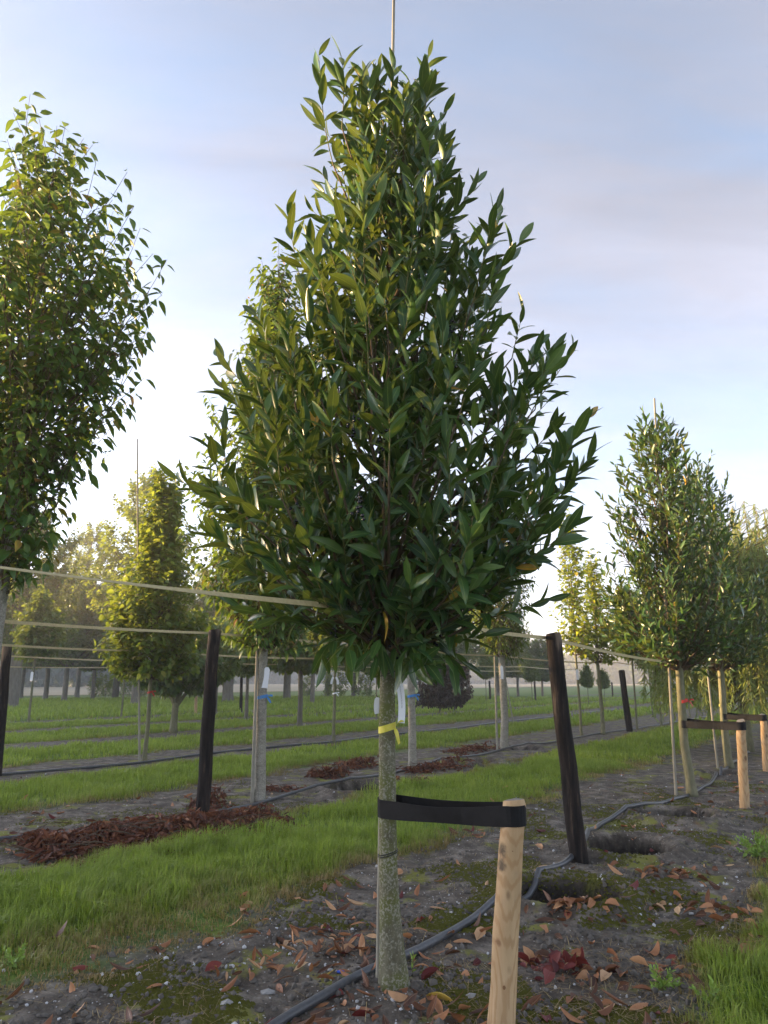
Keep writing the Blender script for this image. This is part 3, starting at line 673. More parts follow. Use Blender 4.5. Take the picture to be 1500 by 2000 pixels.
# broad background trees: three kinds, copied with their own size and turn
def big_tree(name, label, px, py, top, r, z0, seed, leafm, tr, prof=RPROF, ls=.27, nl=20, n=(110, 60)):
    b = base_at(px, py)
    return std_tree(name, label, 'tree', b, top, prof, r, z0, 'b', seed, tr, 0, 10, 'low', n, 4.5, (.4, .9), nl, ls, 'broad', leafm, 'farbark', 'flat', .8, lr=.02, group='trees beyond the nursery rows')
kA = big_tree('background_tree', 'dense dark tree with thin straight trunk behind the leftmost post', 125, 1371, 8.0, 2.7, 2.3, 61, 'green', .17)
kB = big_tree('background_tree', 'tall sparse tree rising above the dense trees behind the leftmost post', 150, 1362, 14.5, 3.0, 5.0, 62, 'golden', .2, OPROF, .3, 16, (100, 40))
kC = big_tree('background_tree', 'massive old tree with a thick grey flared trunk past the multi-stemmed bush', 445, 1371, 10.5, 3.4, 2.9, 63, 'green', .36)
copy_tree(kA, base_at(88, 1368), 1.2, (1.0, 1.0), 'dense dark tree leaning beside the one behind the leftmost post')
copy_tree(kC, base_at(22, 1383), 2.1, (.9, .95), 'massive old tree with thick furrowed trunk behind the white-tagged row')
copy_tree(kB, base_at(262, 1377), .7, (1.0, .93), 'tall tree with flared trunk behind the pale green pyramidal tree')
copy_tree(kA, base_at(690, 1362), 2.9, (1.1, .95), 'dense tree behind the low round-headed tree')
copy_tree(kC, base_at(560, 1366), 4.4, (.8, .75), 'broad tree between the old flared trunk and the round-headed tree')
copy_tree(kA, base_at(610, 1375), 5.0, (.8, .8), 'small dense tree just behind the low round-headed tree')
fg = [(915, 1362, .9, .62, kB, 'hazy pale tree behind the dark purple shrubs'), (868, 1366, .8, .66, kA, 'hazy green tree behind the dark purple shrubs'), (1012, 1360, .7, .72, kA, 'hazy green tree right of the slender narrow-leaved tree'),
      (1060, 1362, .62, .58, kA, 'small hazy tree between slender tree and tarred post'), (975, 1358, .8, .6, kC, 'hazy broad tree behind the slender narrow-leaved tree'), (760, 1362, .9, .7, kC, 'hazy broad tree behind the foreground laurel trunk'), (820, 1368, .7, .62, kA, 'hazy tree left of the dark purple shrubs')]
for k, (px, py, a, c, src, lab) in enumerate(fg): copy_tree(src, base_at(px, py), k*1.3+.4, (a, c), lab)
for k, (px, py, a, c, src, lab) in enumerate([(180, 1368, .75, .9, kA, 'mid-sized dense tree behind the red-ribboned stem'), (225, 1364, .7, .85, kC, 'broad tree left of the flared trunk behind the cane'), (330, 1366, .8, .95, kA, 'dense tree right of the flared trunk behind the cane'), (385, 1363, .75, .9, kC, 'broad tree behind the small orange stake'),
      (505, 1368, .7, .8, kA, 'dense tree seen past the blue-ribboned grey trunk'), (40, 1366, .9, 1.0, kA, 'dense tree between the massive furrowed trunk and the leaning pair'), (640, 1358, .8, .9, kC, 'broad hazy tree past the slim olive stem')]): copy_tree(src, base_at(px, py), k*1.9+.2, (a, c), lab)
# slim row trees seen between the right-hand laurels
rowt = [(1245, 1425, .95), (1292, 1418, 1.0), (1310, 1414, .96), (1348, 1402, 1.02), (1372, 1398, .95), (1275, 1400, .9), (1405, 1392, 1.0)]
for k, (px, py, s) in enumerate(rowt):
    copy_tree(t652, base_at(px, py), k*1.7, (s*.9, s*1.15), 'slim young tree in the far part of the post row', 'slim trees along the far post row')
for k, (px, py, s, lab) in enumerate([(237, 1402, 1.0, 'slim young tree with pale stem behind the pale green pyramidal tree'), (55, 1412, 1.1, 'young tree with leaning white-tagged stem by the leftmost post'), (735, 1402, .8, 'young tree on a slanting stem behind the foreground trunk'), (950, 1372, .8, 'slim young tree right of the dark purple shrubs'), (1040, 1372, .7, 'slim young tree behind the tarred post'), (1150, 1382, .55, 'very small round young tree between the two maples'), (1182, 1378, .5, 'tiny young tree right of the thicker maple')]):
    copy_tree(t652, base_at(px, py), k*2.1+.5, (s, s*1.05), lab)
copy_tree(t585, base_at(480, 1408), 2.0, (.8, .95), 'dark round-headed tree half hidden by the tarred post')
copy_tree(t585, base_at(420, 1400), 4.0, (.9, 1.0), 'dark round-headed tree beside the multi-stemmed bush')
# dark weeping shrubs
for k, (px, py, h, r, lab) in enumerate([(860, 1397, 1.75, .72, 'dark purple weeping shrub, the broader one of the pair'), (888, 1396, 2.35, .5, 'dark purple weeping shrub, the taller narrower one of the pair')]):
    std_tree('weeping_shrub', lab, 'shrub', base_at(px, py), h, [(0, 1), (.3, .98), (.6, .8), (.85, .5), (1, .2)], r, .42, 'w', 65+k, .035, 0, 10, 'mid', (90, 50), 5, (.15, .35), 13, .12, 'broad', 'purple', 'farbark', 'droop', .2, up=-.6)
# weeping willow at the right
def willow(name, label, base, h, r, seed, nstr, tr=.07):
    rt = root(name, base, label, 'tree'); rng = rs(seed); g = Geo()
    tube(g, smoothpath([(0, 0, -.05), (0, 0, .6), (-.12, .05, 1.6), (-.2, .05, h*.6), (-.25, .05, h*.93)], 14), np.linspace(tr, tr*.25, 14), 8); part('trunk', g, M['olivebark'], rt)
    gl = Geo(); gt = Geo(); A = []
    for k in range(nstr):
        ph = rng.uniform(0, 6.28); rr = r*math.sqrt(rng.uniform(.03, 1.)); z1 = h*(.97-.38*(rr/r)**2)*rng.uniform(.75, 1.03); b = np.array([-.22, .05, z1-rr*.75]); tip = np.array([rr*math.cos(ph), rr*math.sin(ph), z1])
        ln = rng.uniform(.5, 1.)*(z1-.55); n_ = int(10+ln*14); zz_ = np.linspace(0, 1, n_)
        st = np.stack([tip[0]+zz_*.16*math.cos(ph)+rng.normal(0, .02), tip[1]+zz_*.16*math.sin(ph), tip[2]+.12*np.sin(zz_*2.2)-ln*zz_**1.15], 1)
        st = np.concatenate([np.linspace(b, st[0], 5)[:-1], st]); tube(gt, st[::3], np.linspace(.012, .0025, len(st[::3])), 3, False)
        L_ = st[4:]; d = rng.normal(0, .5, (len(L_), 3)); d[:, 2] -= 1.0; A.append((L_, d))
    P = np.concatenate([a[0] for a in A]); D = np.concatenate([a[1] for a in A]); P = np.concatenate([P, P+rng.normal(0, .02, P.shape)]); D = np.concatenate([D, D+rng.normal(0, .5, D.shape)])
    batch_leaves(gl, P, D, rng.normal(0, 1, P.shape), rng.uniform(.12, .2, len(P)), TPL['willow', 'low'], rng)
    part('branches', gt, M['twig'], rt); part('crown', gl, M['willow'], rt, stuff=True)
bw_ = base_at(1467, 1468)
willow('weeping_willow', 'weeping willow with pale hanging strands beside the second strapped stake', bw_, ztop(1015, bw_[1]), 1.75, 71, 520)
b2 = base_at(1500, 1432); willow('weeping_willow', 'taller weeping willow standing farther back with arching top strands', b2, ztop(985, b2[1])+.3, 2.6, 72, 330, .09)
# row of young shrubs at the far left field edge
sp = std_tree('sapling', 'knee-high young green sapling in the far planting line', 'shrub', base_at(185, 1366), 2.0, RPROF, .45, .2, 's', 75, .02, 0, 10, 'low', (24, 8), 3, (.2, .4), 9, .17, 'broad', 'golden', 'olivebark', 'flat', .8, group='young saplings in a line at the field edge')
for k, px in enumerate([205, 222, 240, 258, 275, 292, 312, 330, 600, 640, 665, 700, 720]):
    copy_tree(sp, base_at(px, 1364-(k % 3)), k*1.1, (.9+.15*(k % 3), .85+.12*(k % 4)), 'knee-high young green sapling in the far planting line', 'young saplings in a line at the field edge')

# far wood: a hazy belt along the left and across the horizon, one mass
g = Geo(); rng = rs(80); Pn = []
def belt(u0, u1, v0, v1, h0, h1, n):
    u = rng.uniform(u0, u1, n); v = rng.uniform(v0, v1, n); hh = h0+(h1-h0)*fbm(u/11., v/40., 3, 4)*1.2; z = hh*rng.uniform(0.0, 1, n)**.8; xy = u[:, None]*U+v[:, None]*V
    Pn.append(np.stack([xy[:, 0], xy[:, 1], z], 1))
belt(-120, 150, 150, 166, 13.0, 19.0, 42000)
belt(150, 420, 225, 250, 9, 15, 30000)
belt(325, 350, -60, 230, 8, 16, 30000)
P = np.concatenate(Pn); batch_leaves(g, P, rng.normal(0, 1, P.shape), rng.normal(0, 1, P.shape), np.where(np.arange(len(P)) < 42000, rng.uniform(1.2, 2.8, len(P)), rng.uniform(2., 4.5, len(P))), TPL['broad', 'low'], rng)
o = obj('far_wood', g.mesh('far_wood'), M['farwood']); tag(o, 'hazy grey-green belt of woodland on the horizon', 'woodland', kind='stuff')

# ------------------------------------------------------------------ posts, stakes, straps, canes, tapes, hoses
def lathe_pole(name, label, cat, foot, top, r0, r1, m, sides=14, group=None, topm=None, wob=.004, bevel=True):
    foot = np.array(foot, float); top = np.array(top, float); rt = root(name, foot, label, cat, group); rng = rs(int(abs(foot[0]*97+foot[1]*31)) + 5)
    t = np.array([-.12/np.linalg.norm(top-foot), 0, .2, .4, .6, .8, .985, 1.]); path = (top-foot)[None]*t[:, None]; path[1:-1] += rng.normal(0, wob, (6, 3))*[1, 1, 0]
    rad = np.interp(t, [0, 1], [r0, r1])*rng.uniform(.97, 1.03, 8); rad[-1] *= .88 if bevel else 1
    g = Geo(); tube(g, path, rad, sides, False); part('shaft', g, m, rt)
    g = Geo(); e = path[-1]; a = np.arange(sides)*2*math.pi/sides
    tan = unit(path[-1]-path[-2]); up = np.array([1., 0, 0]) if abs(tan[2]) > .75 else np.array([0, 0, 1.]); e1 = unit(np.cross(tan, up)); e2 = np.cross(tan, e1)
    ring = e+(np.cos(a)[:, None]*e1+np.sin(a)[:, None]*e2)*rad[-1]*1.0
    g.add(np.concatenate([ring, [e+tan*.006]]), None, np.stack([np.arange(sides), (np.arange(sides)+1) % sides, np.full(sides, sides)], 1)); part('end_grain', g, topm or m, rt, False)
    return rt
def gpz(px, py): return base_at(px, py)
f = gpz(1130, 1678); lathe_pole('tarred_post', 'thick black tarred post leaning beside the irrigation hose and holes', 'post', f, at(1080, 1237, f[1]), .068, .061, M['post'], 18, wob=.005)
f = gpz(395, 1592); lathe_pole('tarred_post', 'black tarred post standing in the heap of brown prunings', 'post', f, at(419, 1230, f[1]), .070, .064, M['post'], 16, wob=.005)
f = gpz(-8, 1517); lathe_pole('tarred_post', 'dark post at the end of the row with the pale green pyramidal tree', 'post', f, at(14, 1261, f[1]), .07, .065, M['post'], 12)
f = gpz(1230, 1429); lathe_pole('tarred_post', 'black leaning post past the two yellow-green maples', 'post', f, at(1214, 1309, f[1]), .085, .08, M['post'], 10)
for k, (px, py, ty, lab) in enumerate([(470, 1391, 1318, 'slim black post in front of the old flared trunk'), (958, 1370, 1330, 'thin far black post right of the dark purple shrubs'), (1046, 1368, 1329, 'thin far black post between slender tree and tarred post'), (1197, 1363, 1333, 'thin far black post past the tiny young tree'), (345, 1392, 1322, 'slim dark post behind the multi-stemmed bush'), (985, 1424, 1300, 'dark post close behind the slender narrow-leaved tree')]):
    f = gpz(px, py); lathe_pole('tarred_post', lab, 'post', f, at(px+(2 if px < 750 else -2), ty, f[1]), .07, .065, M['post'], 8)
f = gpz(382, 1398); lathe_pole('wooden_stake', 'small pale orange wooden stake behind the multi-stemmed bush', 'stake', f, at(384, 1332, f[1]), .06, .055, M['stake'], 8, topm=M['endgrain'])

# foreground stake
sf = gpz(977, 2022); stop = at(1004, 1562, sf[1]+.02)
stk = lathe_pole('wooden_stake', 'pale debarked wooden stake strapped to the foreground laurel', 'stake', sf, stop, .053, .0455, M['mainstake'], 24, topm=M['endgrain'], wob=.002)
g = Geo()   # knots, small raised discs, and a dark stain
for (px, py, r) in [(987, 1652, .007), (1003, 1665, .005), (990, 1740, .006), (975, 1855, .008), (985, 1930, .006)]:
    q = at(px, py, sf[1]-.05)
    tt = (q[2]-sf[2])/(stop[2]-sf[2]); ax = sf+(stop-sf)*tt; r_ = .053+(.0455-.053)*tt; dx = np.clip((q[0]-ax[0])/r_, -.8, .8); nrm = np.array([dx, -math.sqrt(1-dx*dx), 0]); c = ax+nrm*(r_-.001)-sf
    e1 = np.array([nrm[1], -nrm[0], 0]); a = np.arange(10)*.628; ring = c+np.cos(a)[:, None]*e1*r+np.sin(a)[:, None]*np.array([0, 0, r*1.25])
    g.add(np.concatenate([ring, [c+nrm*.002]]), None, [(k, (k+1) % 10, 10) for k in range(10)])
part('knot', g, simple('knot_wood', (.17, .085, .04), .7, .2, (.24, .13, .06), 80), stk)

def loop_strap(name, label, c1, r1, c2, r2, z1f, z1b, z2, w, group=None):
    """rubber belt round trunk (c1) and stake (c2); front run and back run at slightly different heights"""
    c1 = np.array(c1[:2]); c2 = np.array(c2[:2]); d = unit(c2-c1); n = np.array([d[1], -d[0]])
    if n[1] > 0: n = -n      # n points towards the path (front)
    r1 += .003; r2 += .003; pts = []
    for k in range(13):      # front run
        t = k/12; p = (c1+n*r1)*(1-t)+(c2+n*r2)*t; pts.append((*p, z1f*(1-t)+z2*t-.010*math.sin(t*math.pi)))
    for k in range(1, 10):
        a = k/10*math.pi; p = c2+(n*math.cos(a)+d*math.sin(a))*r2; pts.append((*p, z2+.004*k/10))
    for k in range(13):
        t = k/12; p = (c2-n*r2)*(1-t)+(c1-n*r1)*t; pts.append((*p, (z2+.004)*(1-t)+z1b*t))
    for k in range(1, 10):
        a = k/10*math.pi; p = c1+(-n*math.cos(a)-d*math.sin(a))*r1; pts.append((*p, z1b+(z1f-z1b)*(k/10)))
    pts = np.array(pts); side = np.tile([0, 0, 1.], (len(pts), 1)); fold = np.zeros(len(pts)); fold[3:10] = .25*np.sin(np.linspace(0, math.pi, 7)); side[:, :2] += fold[:, None]*n
    o_ = pts[0].copy(); g = Geo(); ws = np.full(len(pts), w); ws[1:12] *= 1-.16*np.sin(np.linspace(0, math.pi, 11)); ws[22:35] *= 1-.2*np.sin(np.linspace(0, math.pi, 13)); side[22:35, :2] += .5*np.sin(np.linspace(0, math.pi, 13))[:, None]*n; band(g, pts-o_, side, ws, .0035, True)
    ob = obj(name, g.mesh(name, False), M['strap'], None, o_); return tag(ob, label, 'strap', group)
zs_f = at(757, 1578, MY)[2]; zs_b = zs_f+.016; z2 = at(1005, 1593, sf[1])[2]
tx = main_trunk(zs_f)+mb; sx = sf+(stop-sf)*((z2-sf[2])/(stop[2]-sf[2]))
loop_strap('tree_strap', 'wide black rubber strap linking the foreground laurel to its stake', tx, .041, sx, .0475, zs_f, zs_b, z2, .078)
# second and third staked laurels
for (tb, tpx, pf, ptop, ty, lab, slab) in [(bB, 1340, (1455, 1577), (1446, 1408), (1414, 1418), 'pale wooden stake strapped to the red-tied laurel', 'black rubber strap linking the red-tied laurel to its stake'), (bC, 1412, (1497, 1508), (1490, 1397), (1399, 1402), 'pale wooden stake beside the weeping willow', 'black rubber strap in front of the weeping willow')]:
    f = gpz(*pf); tpz = at(ptop[0], ptop[1], f[1]); lathe_pole('wooden_stake', lab, 'stake', f, tpz, .052, .048, M['stake'], 14, topm=M['endgrain'])
    z1 = at(750, ty[0], tb[1])[2]; z2_ = at(750, ty[1], f[1])[2]; s_ = f+(tpz-f)*((z2_-f[2])/(tpz[2]-f[2]))
    loop_strap('tree_strap', slab, tb, .056, s_, .049, z1, z1+.02, z2_, .085)

def cane(label, foot, top, r=.011):
    foot = np.array(foot); top = np.array(top); g = Geo(); n = 17; t = np.linspace(0, 1, n); path = (top-foot)[None]*t[:, None]; rad = np.full(n, r)*np.interp(t, [0, 1], [1.1, .75]); rad[1::2] *= 1.0
    pts = []; rr = []
    for k in range(n-1):
        for s, m_ in ((0, 1.13), (.06, 1.0), (.94, .98)): pts.append(path[k]*(1-s)+path[k+1]*s); rr.append(rad[k]*m_)
    pts[0] = pts[0]-unit(top-foot)*.05
    pts.append(path[-1]); rr.append(rad[-1]); tube(g, pts, rr, 7)
    return tag(obj('bamboo_cane', g.mesh('bamboo_cane'), M['bamboo'], None, foot), label, 'cane')
cane('thin grey cane standing behind the foreground laurel and poking above its top', [mb[0]-.070, mb[1]+.045, float(gz(mb[0]-.070, mb[1]+.045))], at(771, -120, MY+.06), .0115)
q = base_at(1337, 1562); cane('grey cane tied to the red-tied laurel and rising above it', [q[0], bB[1]-.02, q[2]], at(1278, 778, bB[1]-.05), .016)
q = base_at(1412, 1503); cane('grey cane rising above the laurel next to the willow', [q[0], bC[1]-.02, q[2]], at(1339, 895, bC[1]), .016)
q = base_at(280, 1491); cane('long grey cane standing above the pale green pyramidal tree', [q[0]-.05, q[1]-.03, q[2]], at(268, 857, q[1]), .018)
q = base_at(497, 1566); cane('olive cane against the white-tagged tree behind the tarred post', [q[0]-.02, q[1]-.03, q[2]], at(503, 1255, q[1]), .02)
q = base_at(973, 1468); cane('pale cane beside the slender narrow-leaved tree', [q[0]-.02, q[1]-.03, q[2]], at(966, 1280, q[1]), .022)
q = base_at(1003, 1414); cane('slanting pale cane with yellow ends behind the slender narrow-leaved tree', q, at(984, 1305, q[1]), .022)

def tape(label, pts, w=.028, tw=.6, ph0=0.):
    pts = np.array(pts); full = []
    for a, b in zip(pts[:-1], pts[1:]):
        n = 14; t = np.linspace(0, 1, n+1)[:-1, None]; s = a*(1-t)+b*t; s[:, 2] -= .022*np.sin(t[:, 0]*math.pi)*np.linalg.norm(b-a)/3; full.append(s)
    p = np.concatenate(full+[pts[-1:]]); ph = tw*np.sin(np.linspace(0, 9, len(p)))+ph0*np.interp(np.arange(len(p)), [0, 7, 13], [1, 1, 0]); o_ = p[0].copy()
    side = np.stack([np.sin(ph)*V[0], np.sin(ph)*V[1], np.cos(ph)], 1); g = Geo(); band(g, p-o_, side, w, .0015)
    return tag(obj('guide_tape', g.mesh('guide_tape', False), M['tape'], None, o_), label, 'tape')
def P3(xy, z): return np.array([xy[0], xy[1], z])
mv = mb[:2]@V; mu = mb[:2]@U
tape('pale webbing tape running through the foreground laurel to the leaning tarred post', [P3(uv(mu-3.2, mv+.06), 1.62), P3(uv(mu, mv+.06), 1.64), at(1072, 1246, 5.92), P3(bB[:2]+V*.06, 1.52), P3(bC[:2]+V*.06, 1.55)], .026, .15, 1.05)
tape('pale webbing tape through the post in the brown prunings', [P3(uv(2.0, 5.9), 1.80), at(420, 1237, 7.74), P3(bR1[:2]+V*.07, 1.82), P3(bR1b[:2]+V*.07, 1.8), P3(bR1c[:2]+V*.07, 1.8), P3(uv(20.3, 5.75), 1.8), P3(uv(30, 5.8), 1.8)], .030)
tape('yellowish tape along the row of the pale green pyramidal tree', [P3(uv(5.0, 10.1), 1.81)]+[P3(uv(u_, 10.1), 1.8) for u_ in (8.1, 13, 18, 24, 30)], .034)
tape('thin pale tape across the far rows of round-headed trees', [P3(uv(u_, 14.5), 1.8) for u_ in (8, 13, 17, 22, 27, 34)], .03)
tape('faint white tape in the farthest tree row', [P3(uv(u_, 22.9), 1.8) for u_ in (10, 17, 23.5, 30, 40)], .035)

def hose(label, pix, r, n=90, lift=.0):
    p = []
    for x, y in pix: q = gp(x, y); p.append([q[0], q[1], 0])
    p = smoothpath(p, n); zz_ = gz(p[:, 0], p[:, 1])
    for _ in range(6): zz_[1:-1] = np.maximum(zz_[1:-1], (zz_[:-2]+zz_[2:])/2*.75+zz_[1:-1]*.25)
    for _ in range(3): zz_[1:-1] = (zz_[:-2]+2*zz_[1:-1]+zz_[2:])/4
    p[:, 2] = np.maximum(zz_, gz(p[:, 0], p[:, 1]))+r*.7+lift; o_ = p[0].copy(); g = Geo(); tube(g, p-o_, r, 12)
    return tag(obj('irrigation_hose', g.mesh('irrigation_hose'), M['hose'], None, o_), label, 'hose')
hose('black irrigation hose snaking past the foreground laurel and the holes', [(470, 2070), (560, 2003), (640, 1955), (715, 1908), (800, 1869), (900, 1812), (980, 1765), (1060, 1716), (1105, 1690), (1140, 1662), (1152, 1635), (1175, 1613), (1215, 1598), (1270, 1583), (1340, 1558), (1385, 1532), (1428, 1495), (1462, 1470)], .02, 140)
hose('black irrigation hose under the brown prunings and past the tagged trees', [(-120, 1655), (0, 1646), (60, 1633), (150, 1629), (250, 1622), (350, 1606), (420, 1590), (500, 1574), (560, 1556), (640, 1541), (700, 1529), (770, 1512), (840, 1496), (920, 1480), (985, 1467), (1080, 1451), (1145, 1439), (1240, 1424), (1330, 1409), (1380, 1400)], .0175, 120)
hose('thin dark hose along the row of the pale green pyramidal tree', [(-60, 1522), (0, 1516), (80, 1508), (180, 1502), (280, 1492), (420, 1471), (520, 1461), (640, 1452), (740, 1438), (850, 1428), (965, 1413), (1080, 1400), (1200, 1386)], .02, 80)

# ------------------------------------------------------------------ tags and ties
def label_strip(label, top, vec, w, ln, bend=.02, tw=.2, text=False, group=None):
    top = np.array(top, float); n = 9; t = np.linspace(0, 1, n); p = np.array(vec)[None]*ln*t[:, None]; p[:, 0] += bend*np.sin(t*math.pi*.9); p[:, 1] -= .25*bend*t
    side = np.array([1., .15, 0]); g = Geo(); band(g, p, np.stack([np.cos(tw*t), np.sin(tw*t)*.6, 0*t], 1), np.full(n, w)*np.where(t < .12, .45, 1), .0006)
    rt = root('plant_label', top, label, 'label', group); part('strip', g, M['label'], rt, False)
    if text:   # a faint line of unreadable small print down the strip
        g = Geo(); rng = rs(6)
        for k in range(34):
            tt = .2+.5*k/34; c = np.array([np.interp(tt, t, p[:, j]) for j in range(3)]); hh = ln*.5/34*rng.uniform(.35, .7); ww = w*rng.uniform(.05, .1); c = c+np.array([.0, -.0016, 0])
            g.add(c+np.array([(-ww, 0, -hh/2), (ww, 0, -hh/2), (ww, 0, hh/2), (-ww, 0, hh/2)]), [[0, 1, 2, 3]])
        part('small_print', g, M['ink'], rt, False)
    g = Geo(); tube(g, [np.array([-.012, .012, .02]), np.array([0, 0, 0])], .0012, 5); part('thread', g, M['wire'], rt)
    return rt
label_strip('long white plant label hanging on the foreground laurel trunk', at(777, 1320, MY-.03), unit([.05, 0, -1.]), .033, .215, .012, .15, True)
label_strip('white plant label edge peeping from behind the foreground laurel trunk', at(738, 1362, MY+.01), unit([-.0, 0, -1.]), .026, .075, -.006)
label_strip('white label dangling from the tree behind the tarred post', at(522, 1303, bR1[1]-.06), unit([-.10, 0, -1.]), .07, .235, .0)
q = base_at(283, 1490); label_strip('white curled label on the pale green pyramidal tree', at(286, 1282, q[1]-.04), unit([.25, 0, -1.]), .05, .2, .05)
label_strip('white label on the slender narrow-leaved tree', at(979, 1300, bR1c[1]-.1), unit([.0, 0, -1.]), .06, .26, .01)
q = base_at(652, 1450); label_strip('white label on the left of the slim olive stem', at(651, 1322, q[1]-.05), unit([-.25, 0, -1.]), .05, .16, -.01); label_strip('white label on the right of the slim olive stem', at(656, 1322, q[1]-.05), unit([.25, 0, -1.]), .05, .17, .02)
q = base_at(55, 1412); label_strip('white label on the leaning stem by the leftmost post', at(63, 1312, q[1]-.06), unit([0, 0, -1.]), .09, .28, .0)
q = bm1; label_strip('white label on the thinner maple stem', at(1127, 1307, q[1]-.06), unit([.0, 0, -1.]), .06, .25, .0)

def ring_tie(name, label, c, r, w, m, z, tail=None, cat='tie', flat=True, turns=1):
    c = np.array(c, float); a = np.linspace(0, 2*math.pi, 25)[:-1]; g = Geo(); rt = root(name, (c[0], c[1], z), label, cat)
    p = np.stack([np.cos(a)*r, np.sin(a)*r, .012*np.cos(a)], 1)
    if flat: band(g, p, np.tile([0, 0, 1.], (24, 1)), w, .0012, True)
    else:
        for k in range(turns):
            pp = np.concatenate([p, p[:1]])+np.array([0, 0, .009*k]); tube(g, pp, w, 5, False)
    part('loop', g, m, rt, not flat)
    if tail:
        for (dx, dz, ln) in tail:
            g = Geo(); t = np.linspace(0, 1, 6); q = np.array([r*.85, -r*.6, 0])+np.stack([dx*t, -.012*np.sin(t*3), dz*t+.008*np.sin(t*4)], 1); band(g, q, np.tile([.5, .6, .6], (6, 1)), np.array([.3, .7, 1, 1, .9, .75])*w*.75, .001); part('tail', g, m, rt, False)
    return rt
zr = at(757, 1421, MY)[2]; c_ = main_trunk(zr)+mb
ring_tie('ribbon_tie', 'yellow ribbon knotted round the foreground laurel trunk', c_, .0405, .030, M['yellowtie'], zr, [(.045, .045, 1), (.022, -.065, 1)])
zr = at(757, 1316, MY)[2]; c_ = main_trunk(zr)+mb; ring_tie('wire_tie', 'thin black wire holding the long white label', c_, .0385, .0016, M['wire'], zr, None, 'wire', False)
zr = at(757, 1668, MY)[2]; c_ = main_trunk(zr)+mb; ring_tie('wire_tie', 'doubled black wire round the trunk below the wide rubber strap', c_, .0435, .0022, M['wire'], zr, None, 'wire', False, 2)
def far_tie(label, b, px, py, r, m, w=.035):
    zr = at(px, py, b[1])[2]; return ring_tie('ribbon_tie', label, (b[0], b[1]), r, w, m, zr, [(.07, .02, 1), (.05, -.06, 1)])
far_tie('blue ribbon on the grey trunk behind the tarred post', bR1, 505, 1361, .062, M['bluetie'])
far_tie('blue ribbon on the grey trunk behind the foreground laurel', bR1b, 805, 1359, .064, M['bluetie'])
far_tie('red ribbon knotted round the bushy laurel trunk', bB, 1335, 1369, .054, M['redtie'])
far_tie('yellow ribbon on the laurel trunk next to the willow', bC, 1403, 1376, .058, M['yellowtie'])
q = base_at(283, 1490); far_tie('small red ribbon on the stem of the pale green pyramidal tree', q, 283, 1352, .045, M['redtie'], .03)
q = base_at(652, 1450); far_tie('white ribbon on the slim olive stem', q, 652, 1354, .045, M['label'], .03)

# ------------------------------------------------------------------ grass
def in_view(x, y, m=.12):
    d = y*CP-CAMH*SP; return (y > .6) & (np.abs(x)/np.maximum(y, .1) < .56+m)
def grass_patch(name, label, rmin, rmax, dens, hgt, wid, seed, nseg=2):
    rng = rs(seed); ymax = rmax; A = (2*.72*ymax)*(ymax-max(0, rmin*.7)); n = int(A*dens)
    x = rng.uniform(-.72*ymax, .72*ymax, n); y = rng.uniform(max(2.2, rmin*.7), ymax, n); r = np.hypot(x, y)
    ok = (r >= rmin) & (r < rmax) & in_view(x, y); x = x[ok]; y = y[ok]
    m = grass_mask(x, y); cl = fbm(x*2.1, y*2.1, 3, 50)
    for (a, b, rr, d) in HOLES: m = m*(np.hypot(x-a, y-b) > rr*1.2)
    pr = m*(.35+1.0*sstep(.25, .55, cl)); fringe = sstep(.004, .12, m)*(1-sstep(.45, .85, m))
    ok = rng.random(len(x)) < np.maximum(pr, fringe*.75*sstep(.3, .5, vnoise(x*5, y*5, 66))); x = x[ok]; y = y[ok]; m = m[ok]; cl = cl[ok]; n = len(x)
    c2 = vnoise(x*9, y*9, 63); h = hgt*(.28+.8*m)*(.35+.75*cl+.55*c2)*rng.uniform(.45, 1.45, n)*1.1; th = vnoise(x*7, y*7, 64)*12+rng.normal(0, .9, n); ln = np.abs(rng.normal(.5, .4, n)); w = wid*rng.uniform(.7, 1.3, n)
    z = gz(x, y); base = np.stack([x, y, z-.004], 1); dr = np.stack([np.cos(th), np.sin(th), 0*th], 1); sd = np.stack([-np.sin(th+.6), np.cos(th+.6), 0*th], 1)*w[:, None]
    v_ = x*V[0]+y*V[1]; u_ = x*U[0]+y*U[1]; thatch = sstep(4.15, 3.6, v_)*sstep(4.6, 3.2, u_)*(v_ > 2.5)*sstep(.2, .55, vnoise(x*2.3, y*2.3, 68)+.15); h = h*(1-.55*thatch)
    dry = np.clip((1-m)*1.5-.25+.9*thatch+rng.normal(0, .2, n)+.55*sstep(.6, .75, fbm(x*.9, y*.9, 2, 77)), 0, 1); rd = np.clip(rng.random(n)*.55+.35*cl+.35*(vnoise(x*1.7, y*1.7, 65)-.35), 0, 1)
    up = np.array([0, 0, 1.])
    mid = base+up*(h*.6)[:, None]+dr*(h*ln*.25)[:, None]; tip = base+up*(h*(1-.35*np.minimum(ln, 1.2)))[:, None]+dr*(h*ln*.95)[:, None]
    v = np.stack([base-sd, base+sd, mid+sd*.75, mid-sd*.75, tip], 1).reshape(-1, 3); k = np.arange(n)[:, None]*5
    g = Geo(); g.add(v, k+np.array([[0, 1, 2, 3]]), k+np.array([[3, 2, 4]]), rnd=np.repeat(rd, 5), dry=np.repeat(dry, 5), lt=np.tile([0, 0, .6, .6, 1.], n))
    o = obj(name, g.mesh(name), M['grass']); tag(o, label, 'grass', kind='stuff'); return n
ng = [grass_patch('grass', 'fresh green grass strip nearest the foreground laurel, with dry brown fringe', 2.5, 6.5, 8500, .088, .0024, 90), grass_patch('grass', 'green grass strips between the middle tree rows', 6.5, 13, 3000, .085, .0034, 91),
      grass_patch('grass', 'short green grass between the far tree rows', 13, 27, 620, .09, .008, 92), grass_patch('grass', 'pale far grass before the field edge', 27, 60, 70, .16, .022, 93)]

